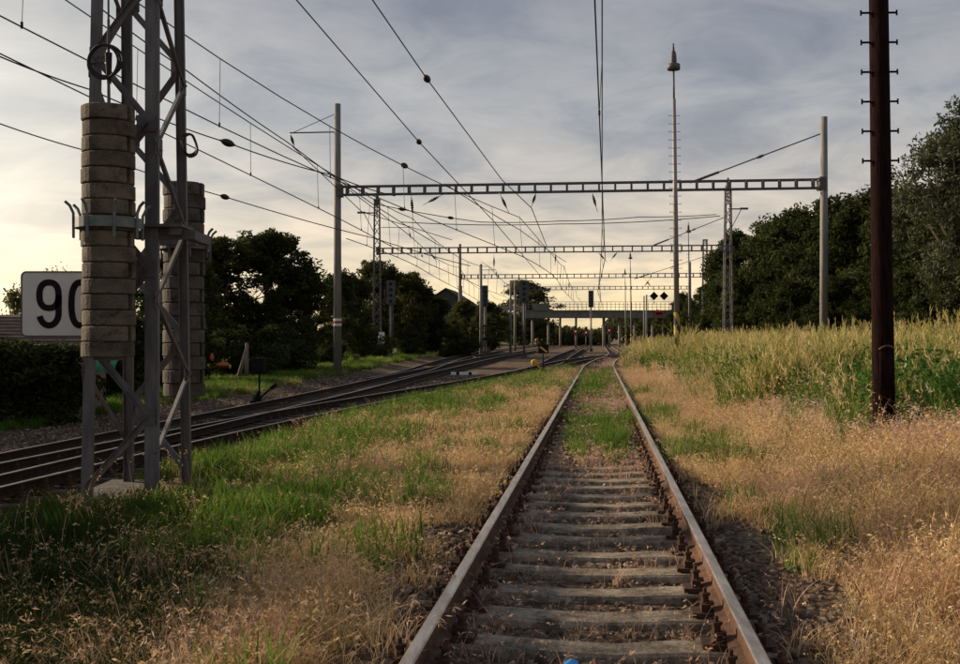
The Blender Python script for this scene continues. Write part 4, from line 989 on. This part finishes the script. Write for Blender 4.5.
# ------------------------------------------------------------------ grass, weeds, stones (scattered with geometry nodes)
def source_collection(name, meshes):
    c = bpy.data.collections.new(name)
    for i, me_ in enumerate(meshes):
        o_ = bpy.data.objects.new('%s_%02d' % (name, i), me_); c.objects.link(o_)
    return c
def scatter(name, label, cat, coll, nsrc, pos, scl, tilt=.12, kind='stuff', sz=None):
    n = len(pos); me_ = bpy.data.meshes.new(name); me_.vertices.add(n); me_.vertices.foreach_set('co', np.asarray(pos, np.float32).ravel())
    rot = np.stack([rng.normal(0, tilt, n), rng.normal(0, tilt, n), rng.random(n)*6.283], 1).astype(np.float32)
    a = me_.attributes.new('rot', 'FLOAT_VECTOR', 'POINT'); a.data.foreach_set('vector', rot.ravel())
    s3 = np.stack([scl, scl, scl if sz is None else sz], 1).astype(np.float32)
    a = me_.attributes.new('scl', 'FLOAT_VECTOR', 'POINT'); a.data.foreach_set('vector', s3.ravel())
    a = me_.attributes.new('pick', 'INT', 'POINT'); a.data.foreach_set('value', rng.integers(0, nsrc, n).astype(np.int32))
    o_ = link(name, me_); tag(o_, label, cat, kind=kind)
    g = bpy.data.node_groups.new(name, 'GeometryNodeTree')
    g.interface.new_socket('Geometry', in_out='INPUT', socket_type='NodeSocketGeometry'); g.interface.new_socket('Geometry', in_out='OUTPUT', socket_type='NodeSocketGeometry')
    N = g.nodes; gi, go = N.new('NodeGroupInput'), N.new('NodeGroupOutput')
    ci = N.new('GeometryNodeCollectionInfo'); ci.inputs['Collection'].default_value = coll; ci.inputs['Separate Children'].default_value = True; ci.inputs['Reset Children'].default_value = True
    ip = N.new('GeometryNodeInstanceOnPoints'); ip.inputs['Pick Instance'].default_value = True
    def at(nm, ty):
        q = N.new('GeometryNodeInputNamedAttribute'); q.data_type = ty; q.inputs['Name'].default_value = nm; return q.outputs['Attribute']
    lk = g.links.new
    lk(gi.outputs[0], ip.inputs['Points']); lk(ci.outputs[0], ip.inputs['Instance']); lk(at('pick', 'INT'), ip.inputs['Instance Index'])
    lk(at('rot', 'FLOAT_VECTOR'), ip.inputs['Rotation']); lk(at('scl', 'FLOAT_VECTOR'), ip.inputs['Scale']); lk(ip.outputs[0], go.inputs[0])
    md = o_.modifiers.new('scatter', 'NODES'); md.node_group = g
    return o_
def tuft(seed, n, h, spread, lean, wd, mat, heads=None, segs=3, hvar=.45, droop=.5, leaves=0):
    """n curved blades; heads: None, 'plume' (upright panicle), 'brome' (drooping spikelets), 'oat'"""
    g_ = random.Random(seed); V, Fc, T = [], [], []
    def quadstrip(pts, ws, side, tn):
        b0 = len(V)
        for p_, w_ in zip(pts, ws):
            V.append(tuple(p_-side*w_)); V.append(tuple(p_+side*w_)); T.extend([tn, tn])
        for i in range(len(pts)-1): Fc.append((b0+2*i, b0+2*i+1, b0+2*i+3, b0+2*i+2))
    def spike(p_, d, L, w_, tn):
        s = d.cross(Vector((g_.uniform(-1, 1), g_.uniform(-1, 1), g_.uniform(-1, 1)))).normalized(); b0 = len(V)
        V.extend([tuple(p_), tuple(p_+d*L*.45+s*w_), tuple(p_+d*L), tuple(p_+d*L*.45-s*w_)]); T.extend([tn]*4); Fc.append((b0, b0+1, b0+2, b0+3))
    for i in range(n):
        a = g_.uniform(0, 6.283); rr = spread*math.sqrt(g_.random()); base = Vector((rr*math.cos(a), rr*math.sin(a), -.02))
        hh = h*(1-hvar*g_.random()); ld_ = g_.uniform(0, 6.283); ln = lean*g_.uniform(.2, 1.3)*hh; dv = Vector((math.cos(ld_), math.sin(ld_), 0))
        side = Vector((-dv.y, dv.x, 0)); tn = g_.random()*(.62 if heads == 'plume' else 1)
        if g_.random() < .5: side = (side+dv*g_.uniform(-1, 1)).normalized()
        pts = [base+dv*(ln*(t_**1.8))+Vector((0, 0, hh*(t_-droop*lean*.5*t_**3))) for t_ in [j/segs for j in range(segs+1)]]
        w_ = wd*g_.uniform(.6, 1.3); stalk = heads and g_.random() < .55
        quadstrip(pts, [w_*(.55 if stalk else 1)*(1-.85*(j/segs)**1.5) for j in range(segs+1)], side, tn)
        if stalk:
            tip = pts[-1]; d = (pts[-1]-pts[-2]).normalized()
            if heads == 'plume':
                for q in range(9):
                    s_ = (d*.9+Vector((g_.uniform(-.5, .5), g_.uniform(-.5, .5), g_.uniform(-.1, .4)))).normalized(); spike(tip-d*(.02*q*h), s_, g_.uniform(.04, .075)*h+.02, .006, .7+.3*tn)
            elif heads == 'brome':
                for q in range(5):
                    s_ = Vector((dv.x*.6+g_.uniform(-.7, .7), dv.y*.6+g_.uniform(-.7, .7), g_.uniform(-.9, .25))).normalized(); st_ = tip-d*g_.uniform(0, .22)*hh
                    spike(st_, s_, g_.uniform(.03, .055), .0038, .3+.7*g_.random())
            elif heads == 'oat':
                for q in range(5):
                    s_ = (d*.5+Vector((g_.uniform(-.8, .8), g_.uniform(-.8, .8), g_.uniform(-.4, .4)))).normalized(); spike(tip-d*g_.uniform(0, .25)*hh, s_, g_.uniform(.015, .035), .0042, .3+.7*g_.random())
        for q in range(leaves):
            t_ = g_.uniform(.15, .95); p_ = base+dv*(ln*t_**1.8)+Vector((0, 0, hh*t_)); s_ = Vector((g_.uniform(-1, 1), g_.uniform(-1, 1), g_.uniform(-.3, .5))).normalized(); spike(p_, s_, g_.uniform(.05, .11)*(1.1-.5*t_), .014, g_.random())
    b = MB(); b.v, b.f, b.m, b.tint = V, Fc, [0]*len(Fc), T
    return b.mesh('tuft', mat)
C_dry = source_collection('dry_tuft', [tuft(10+i, 34, .24, .13, 1.1, .0028, M['dry'], 'oat' if i % 2 else None, 3) for i in range(5)])
C_brome = source_collection('brome_tuft', [tuft(20+i, 26, .54, .15, .75, .0026, M['brome'], 'brome', 4) for i in range(5)])
C_tan = source_collection('tan_tuft', [tuft(25+i, 26, .54, .17, .62, .0032, M['dry'], 'brome' if i % 2 else 'oat', 4) for i in range(5)])
C_near = source_collection('near_tuft', [tuft(110+i, 13, .62, .16, .80, .0056, M['dry'] if i < 4 else M['brome'], 'oat' if i % 2 else 'brome', 5) for i in range(6)])
C_tall = source_collection('tall_tuft', [tuft(30+i, 26, 1.12, .22, .40, .0036, M['tall'], 'plume', 4) for i in range(5)])
C_tgre = source_collection('tall_green_tuft', [tuft(35+i, 24, .92, .20, .42, .0062, M['green'], None, 4) for i in range(3)])
C_green = source_collection('green_tuft', [tuft(40+i, 40, .27, .11, .5, .0042, M['green'], None, 3) for i in range(4)])
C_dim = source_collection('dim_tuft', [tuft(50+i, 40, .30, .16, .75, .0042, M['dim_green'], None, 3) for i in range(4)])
C_forb = source_collection('weed', [tuft(60+i, 7, .75, .10, .30, .0045, M['forb'], None, 4, leaves=16) for i in range(4)])
C_umb = source_collection('umbel', [tuft(70+i, 5, .85, .14, .30, .003, M['flower'], 'plume', 3) for i in range(2)])
C_twig = source_collection('twig', [tuft(80+i, 9, .22, .08, 1.3, .0024, M['brome'], 'oat', 3) for i in range(4)])
def stone_mesh(i):
    g_ = random.Random(i); b = MB(); n = 7; vs = []
    for r_, z in ((.0, -.5), (.75, -.38), (1, .05), (.7, .42), (0, .5)):
        for j in range(n): a = 2*math.pi*j/n+g_.uniform(-.25, .25); k = g_.uniform(.75, 1.2); vs.append((r_*k*math.cos(a), r_*k*.8*math.sin(a), z*g_.uniform(.7, 1.1)))
    b.add(vs, [(q*n+j, q*n+(j+1) % n, (q+1)*n+(j+1) % n, (q+1)*n+j) for q in range(4) for j in range(n)]); return b.mesh('stone', M['stone'])
C_stone = source_collection('stone', [stone_mesh(i) for i in range(5)])

def area_pts(x0, x1, y0, y1, dens):
    n = int((x1-x0)*(y1-y0)*dens); x = rng.uniform(x0, x1, n); y = rng.uniform(y0, y1, n); px = 480+F*x/np.maximum(y, .5)
    k = (px > -220) & (px < 1180); return x[k], y[k]
def bands(off0, off1, ylist, ref):
    """points in strips beside a reference line; ylist = [(y0,y1,density)]"""
    X_, Y_ = [], []
    for y0, y1, dn in ylist:
        n = int((off1-off0)*(y1-y0)*dn); y = rng.uniform(y0, y1, n); o_ = rng.uniform(off0, off1, n); x = ref(y)+o_; px = 480+F*x/np.maximum(y, .5); k = (px > -220) & (px < 1180); X_.append(x[k]); Y_.append(y[k])
    return np.concatenate(X_), np.concatenate(Y_)
def pick(x, y, prob): 
    k = rng.random(len(x)) < prob; return x[k], y[k]
def place(x, y): return np.stack([x, y, terrain(x, y)], 1)
YL = [(2.5, 7, 1.0), (7, 14, .62), (14, 28, .36), (28, 55, .17), (55, 110, .07)]
def yl(d, ymax=110, ymin=2.5): return [(a, b_, k*d) for a, b_, k in YL if a < ymax and b_ > ymin]
def sized(x, y, lo, hi, far=.012):  # plants drawn from fewer, broader tufts farther away
    return rng.uniform(lo, hi, len(x))*(1+far*np.clip(y-12, 0, 60))
patch = lambda x, y: vnoise(x, y, .55)*.6+vnoise(x, y, 1.7)*.4
def blob(x, y, lst):
    v_ = np.zeros(len(x))
    for px, py, rx, ry, h in lst:
        pxs = 480+F*x/y; pys = 339+F*(CZ-terrain(x, y))/y
        v_ = np.maximum(v_, h*np.exp(-(((pxs-px)/rx)**2+((pys-py)/ry)**2)))
    return v_
# left bank between the yard and the straight track
x, y = bands(-11, -.85, yl(130), XM); off = x-XM(y); dA = x-XA(y)
green_l = blob(x, y, [(260, 520, 85, 42, 1), (335, 505, 45, 28, .8), (210, 545, 60, 35, .8), (390, 575, 32, 24, 1), (425, 492, 22, 20, .8), (300, 462, 60, 14, .9), (440, 410, 60, 12, .9), (520, 385, 45, 9, .9), (360, 440, 50, 12, .9), (345, 560, 30, 18, .6), (240, 470, 40, 20, .9)])
green_l = np.maximum(green_l, .95*np.exp(-((dA-3.45)/.5)**2)*(y > 12.5)*(.35+.9*patch(x+9, y*.7+3)))
edge = sst(2.65, 3.35, dA+.8*(patch(x, y)-.5))
clear = np.where((y > 56) & (y < 134), sst(1.5, 2.3, np.abs(x-XL(y))), 1.0)*sst(.9, .9+.012*np.maximum(y, 1), np.abs(off))
near_rail = clear*np.where(y < 9, sst(-.95, -1.75, off+.9*(patch(x*1.7, y*1.7)-.5)), sst(-.8, -1.15, off))
mastf = 1-np.exp(-(((x+3.6)/.95)**2+((y-11.6)/1.35)**2)**2)
dark_l = sst(15.0, 12.0, y)*np.maximum(sst(-1.9, -3.0, x+.45*(patch(x+3, y)-.5)), sst(-1.35, -2.1, x+.9*(patch(x+3, y)-.5))*sst(9, 7.5, y)*.75)  # zone where darker coloured grass stands in for shade
bare = sst(.30, .48, patch(x+40, y))
kd = edge*near_rail*mastf*(1-.75*green_l)*(1-.93*dark_l)*(.35+.65*bare)
a_, c_ = pick(x, y, .75*kd); scatter('dry_grass', 'short straw coloured dry grass left of the straight track', 'dry grass', C_dry, 5, place(a_, c_), sized(a_, c_, .6, 1.3))
a_, c_ = pick(x, y, .62*edge*near_rail*mastf*np.clip(green_l*1.05-.10+.20*(patch(x, y+90) > .63), 0, 1)*(1-.6*dark_l)*(.35+1.0*patch(x*2.2, y*1.4))); scatter('green_grass', 'bright green grass patches left of the straight track', 'green grass', C_green, 4, place(a_, c_), sized(a_, c_, .7, 1.7))
a_, c_ = pick(x, y, .7*edge*mastf*dark_l*sst(-1.2, -1.8, off)); scatter('shade_tint_grass', 'grass in front of the left lattice mast, shade put into its dark green', 'shaded grass', C_dim, 4, place(a_, c_), sized(a_, c_, .6, 1.15))
a_, c_ = pick(x, y, .085*edge*near_rail*mastf*(1-.5*green_l)*(1-.96*dark_l)); scatter('weed_stalks', 'dry drooping seed stalks left of the straight track', 'weed stalks', C_brome, 5, place(a_, c_), sized(a_, c_, .45, .9))
# right field
x, y = bands(.80, 16, yl(150, 60), XM); off = x-XM(y)
nz = patch(x, y)
tall = sst(2.9, 5.2, off+2.6*(nz-.5)+.02*y)*sst(11.5, 14.5, y+2.0*(nz-.5)+.55*np.clip(off-4, 0, 5))
tall = np.maximum(tall, sst(1.7, 2.8, off+1.2*(nz-.5))*sst(30, 42, y)*.0)
near_rail = np.where((y > 56) & (y < 134), sst(1.5, 2.3, np.abs(x-XL(y))), 1.0)*sst(.85, .85+.010*y, off)*np.where(y < 12, sst(.95, 1.75, off+.9*(patch(x*1.7, y*1.7)-.5)), sst(.78, 1.0, off))
grn = sst(.55, .68, patch(x+20, y-35))
pink = np.maximum(sst(.52, .64, patch(x-60, y+15)), blob(x, y, [(850, 425, 70, 26, 1), (930, 440, 60, 40, .8)]))
grow_h = .55+.45*sst(1.0, 2.6, off)
kb = near_rail*(1-tall)
thin = 1-.72*sst(12, 7.5, y)
a_, c_ = pick(x, y, .30*kb*sst(13, 9, y)); scatter('straw_grass', 'coarse curling straw close to the camera right of the track', 'straw grass', C_near, 6, place(a_, c_), sized(a_, c_, .7, 1.15, 0)*(.5+.5*sst(1.0, 2.8, a_-XM(c_))))
a_, c_ = pick(x, y, .42*kb*thin*(.25+.75*pink)); scatter('brome_grass', 'reddish drooping brome grass right of the straight track', 'brome grass', C_brome, 5, place(a_, c_), sized(a_, c_, .7, 1.15)*(.55+.45*sst(1.0, 2.6, a_-XM(c_))))
a_, c_ = pick(x, y, .45*kb*thin*(1-.65*pink)); scatter('straw_grass', 'tan dry grass filling the ground right of the straight track', 'straw grass', C_tan, 5, place(a_, c_), sized(a_, c_, .65, 1.15)*(.5+.5*sst(1.0, 2.8, a_-XM(c_))))
a_, c_ = pick(x, y, .22*kb); scatter('dry_grass', 'low matted dry grass right of the straight track', 'dry grass', C_dry, 5, place(a_, c_), sized(a_, c_, .7, 1.2))
grn = np.maximum(grn, blob(x, y, [(760, 415, 60, 22, .9), (700, 400, 35, 20, .7), (840, 480, 45, 18, .6), (720, 445, 40, 14, .7)])*(patch(x*2, y*1.5) > .45))
a_, c_ = pick(x, y, (.16*near_rail*grn*(1-tall*.6)+.02*near_rail)*sst(6.5, 9.5, y)); scatter('green_grass', 'green tufts among the dry grass right of the straight track', 'green grass', C_green, 4, place(a_, c_), sized(a_, c_, .9, 1.8))
tall = tall*(1-np.exp(-((x-4.83)/.55)**2-((y-12.5)/.9)**2))
hgt = lambda a, c: .38+1.2*(vnoise(a+11, c, .45)*.6+vnoise(a, c+5, 1.3)*.4)
cl_ = sst(.46, .62, vnoise(x+31, y, .42)*.6+vnoise(x, y+7, 1.0)*.4)
a_, c_ = pick(x, y, .36*tall*(.10+.90*cl_)); scatter('tall_grass', 'tall yellow green meadow grass with feathery heads at right', 'tall grass', C_tall, 5, place(a_, c_), sized(a_, c_, .7, 1.3, .004)*hgt(a_, c_), .12)
a_, c_ = pick(x, y, .30*tall*sst(.48, .60, vnoise(x+3, y+50, .5))); scatter('brome_grass', 'reddish brome mixed into the tall meadow grass at right', 'brome grass', C_brome, 5, place(a_, c_), sized(a_, c_, 1.2, 1.9, .004)*hgt(a_, c_), .12)
a_, c_ = pick(x, y, .25*tall*sst(.50, .62, vnoise(x+70, y+9, .5))); scatter('straw_grass', 'pale straw mixed into the tall meadow grass at right', 'straw grass', C_tan, 5, place(a_, c_), sized(a_, c_, 1.2, 1.9, .004)*hgt(a_, c_), .14)
a_, c_ = pick(x, y, .03*tall*sst(14, 17, y)); scatter('tall_grass', 'tallest feathery stalks standing out above the meadow grass at right', 'tall grass', C_tall, 5, place(a_, c_), sized(a_, c_, .8, 1.1, 0), .1, sz=rng.uniform(1.25, 1.65, len(a_)))
a_, c_ = pick(x, y, .55*tall*(1-.72*cl_)+.05*tall); scatter('tall_green_grass', 'tall green blades under the feathery meadow grass', 'tall grass', C_tgre, 3, place(a_, c_), sized(a_, c_, .75, 1.25, .004)*hgt(a_, c_), .10)
wz = tall*np.clip(.12+.26*blob(x, y, [(930, 420, 70, 60, 1), (850, 415, 40, 30, .6)]), 0, 1)
a_, c_ = pick(x, y, np.clip(wz*.55+.16*tall*(1-cl_), 0, 1)); scatter('weeds', 'leafy green weeds round the rust red pole', 'weeds', C_forb, 4, place(a_, c_), sized(a_, c_, .8, 1.75, .0), .05)
a_, c_ = pick(x, y, wz*.06); scatter('white_umbels', 'pale white flower heads right of the rust red pole', 'flowers', C_umb, 2, place(a_, c_), sized(a_, c_, .9, 1.2, 0), .05)
# between the rails of the straight track
x, y = bands(-.72, .72, [(2.8, 9, 120), (9, 20, 110), (20, 55, 45), (55, 110, 14)], XM); off = x-XM(y)
gb = blob(x, y, [(573, 450, 11, 9, 1), (612, 440, 11, 14, 1), (598, 425, 22, 6, .9), (625, 424, 14, 9, .8), (583, 400, 13, 12, .9), (592, 384, 16, 6, .6), (561, 499, 5, 4, .5)])
pk = blob(x, y, [(590, 466, 55, 9, 1), (650, 470, 22, 8, .7)])
farfill = sst(15, 30, y)*np.where((y > 60) & (y < 130), sst(1.2, 2.2, np.abs(x-XL(y))), 1.0)*sst(70, 45, y)
side_ = sst(.45, .70, np.abs(off))
phase = np.abs(((y-4.38)/.602+.5) % 1-.5)            # 0 on a sleeper
a_, c_ = pick(x, y, np.clip(gb, 0, 1)*.34*sst(.38, .6, patch(x*3.5, y*1.6))*1.3+.025*farfill); p_ = place(a_, c_); p_[:, 2] += .02; scatter('green_grass', 'green grass growing between the rails of the straight track', 'green grass', C_green, 4, p_, sized(a_, c_, .7, 1.5))
a_, c_ = pick(x, y, np.clip(.45*pk+.25*gb+.40*farfill*(1-.5*gb)+.38*side_*(phase > .1)*(patch(x*1.5+5, y*1.5) > .45)+.07*(phase > .25)*(y > 4)+.02, 0, 1)); p_ = place(a_, c_); p_[:, 2] += .02; scatter('dry_grass', 'dry pinkish grass growing between the rails of the straight track', 'dry grass', C_twig, 4, p_, sized(a_, c_, .6, 1.3))
# grass strip left of the yard
LFT = lambda y_: np.where(y_ > 50, np.minimum(XB(y_), XC(y_)), XB(y_))
x, y = bands(-22, -3.3, [(14, 28, 26), (28, 60, 14), (60, 120, 5)], LFT)
a_, c_ = pick(x, y, .55+.0*x); scatter('verge_grass', 'dull green grass on the verge left of the yard tracks', 'verge grass', C_green, 4, place(a_, c_), sized(a_, c_, .7, 1.4))
a_, c_ = pick(x, y, .75*sst(.36, .56, patch(x*.4, y*.4))); scatter('verge_grass', 'yellowing grass on the verge left of the yard tracks', 'verge grass', C_green, 4, place(a_, c_), sized(a_, c_, .6, 1.2))
a_, c_ = pick(x, y, .60*sst(.40, .56, patch(x*.5+9, y*.5))); scatter('dry_grass', 'dry yellow grass on the verge left of the yard tracks', 'dry grass', C_dry, 5, place(a_, c_), sized(a_, c_, .7, 1.2))
# loose stones
x, y = bands(-6, 3.8, [(8, 18, 110), (18, 36, 45), (36, 60, 12)], XA); dA = x-XA(y)
x2, y2 = bands(-3.6, -1.0, [(14, 30, 60), (30, 60, 18)], LFT); x, y, dA = np.append(x, x2), np.append(y, y2), np.append(dA, x2*0)
a_, c_ = pick(x, y, sst(3.7, 2.9, dA)); p_ = place(a_, c_); scatter('ballast_stones', 'brown ballast stones round the yard tracks', 'ballast', C_stone, 5, p_, rng.uniform(.018, .045, len(a_))*(1+.02*np.clip(c_-15, 0, 40)), 1.0)
x, y = bands(-1.9, 1.9, [(3.0, 8, 330), (8, 16, 170), (16, 30, 40)], XM); off = x-XM(y)
a_, c_ = pick(x, y, .75*sst(1.9, 1.2, np.abs(off))); p_ = place(a_, c_); p_[:, 2] -= .004; scatter('ballast_stones', 'weathered ballast stones between the sleepers of the straight track', 'ballast', C_stone, 5, p_, rng.uniform(.014, .038, len(a_)), 1.0)
for i, (tx, ty, hh, lab) in enumerate([(-12.6, 12.4, 4.2, 'unseen bush added beyond the tracks, just outside the left edge, to shade the near grass'), (-12.8, 8.9, 3.9, 'second unseen bush added outside the left edge for shade, nearer the camera')]):  # out-of-frame bushes, added only to shade the left foreground
    tree(lab, BV[i], 480+F*tx/ty, 339+F*(CZ-hh)/ty, ty, 2.4, 1.0, 'bushes under the left trees', 'bush', 'bush')
# single long stalks standing above the straw
x, y = bands(1.3, 8, [(3.5, 8, 16), (8, 16, 9), (16, 30, 4)], XM)
C_stalk = source_collection('stalk', [tuft(90+i, 5, .74, .10, .45, .0020, M['dry'], 'brome' if i % 2 else 'oat', 5, .35) for i in range(4)])
a_, c_ = pick(x, y, .8*sst(1.3, 2.2, x-XM(y))); scatter('tall_stalks', 'long pale stalks standing above the dry grass at right', 'weed stalks', C_stalk, 4, place(a_, c_), sized(a_, c_, .7, 1.15, 0))
x, y = bands(1.2, 6, [(9, 20, 34)], XM)
pb = blob(x, y, [(850, 428, 62, 15, 1), (790, 432, 30, 12, .7), (940, 446, 50, 26, .8)])
C_pink = source_collection('pink_tuft', [tuft(130+i, 16, .50, .14, .8, .0026, leafy('pink_brome_%d' % i, [(0, (.30, .19, .16)), (.5, (.56, .42, .38)), (1, (.78, .66, .60))], .35), 'brome', 4) for i in range(3)])
a_, c_ = pick(x, y, .75*pb); scatter('brome_grass', 'pinkish grey seed heads in front of the rust red pole', 'brome grass', C_pink, 3, place(a_, c_), sized(a_, c_, 1.0, 1.4, 0), .1)
x, y = bands(-5.5, -1.2, [(5, 9, 6), (9, 20, 3)], XM)
a_, c_ = pick(x, y, .6*(x-XA(y) > 3.4)); scatter('tall_stalks', 'long dead stalks standing in the grass left of the straight track', 'weed stalks', C_stalk, 4, place(a_, c_), sized(a_, c_, .5, .95, 0))
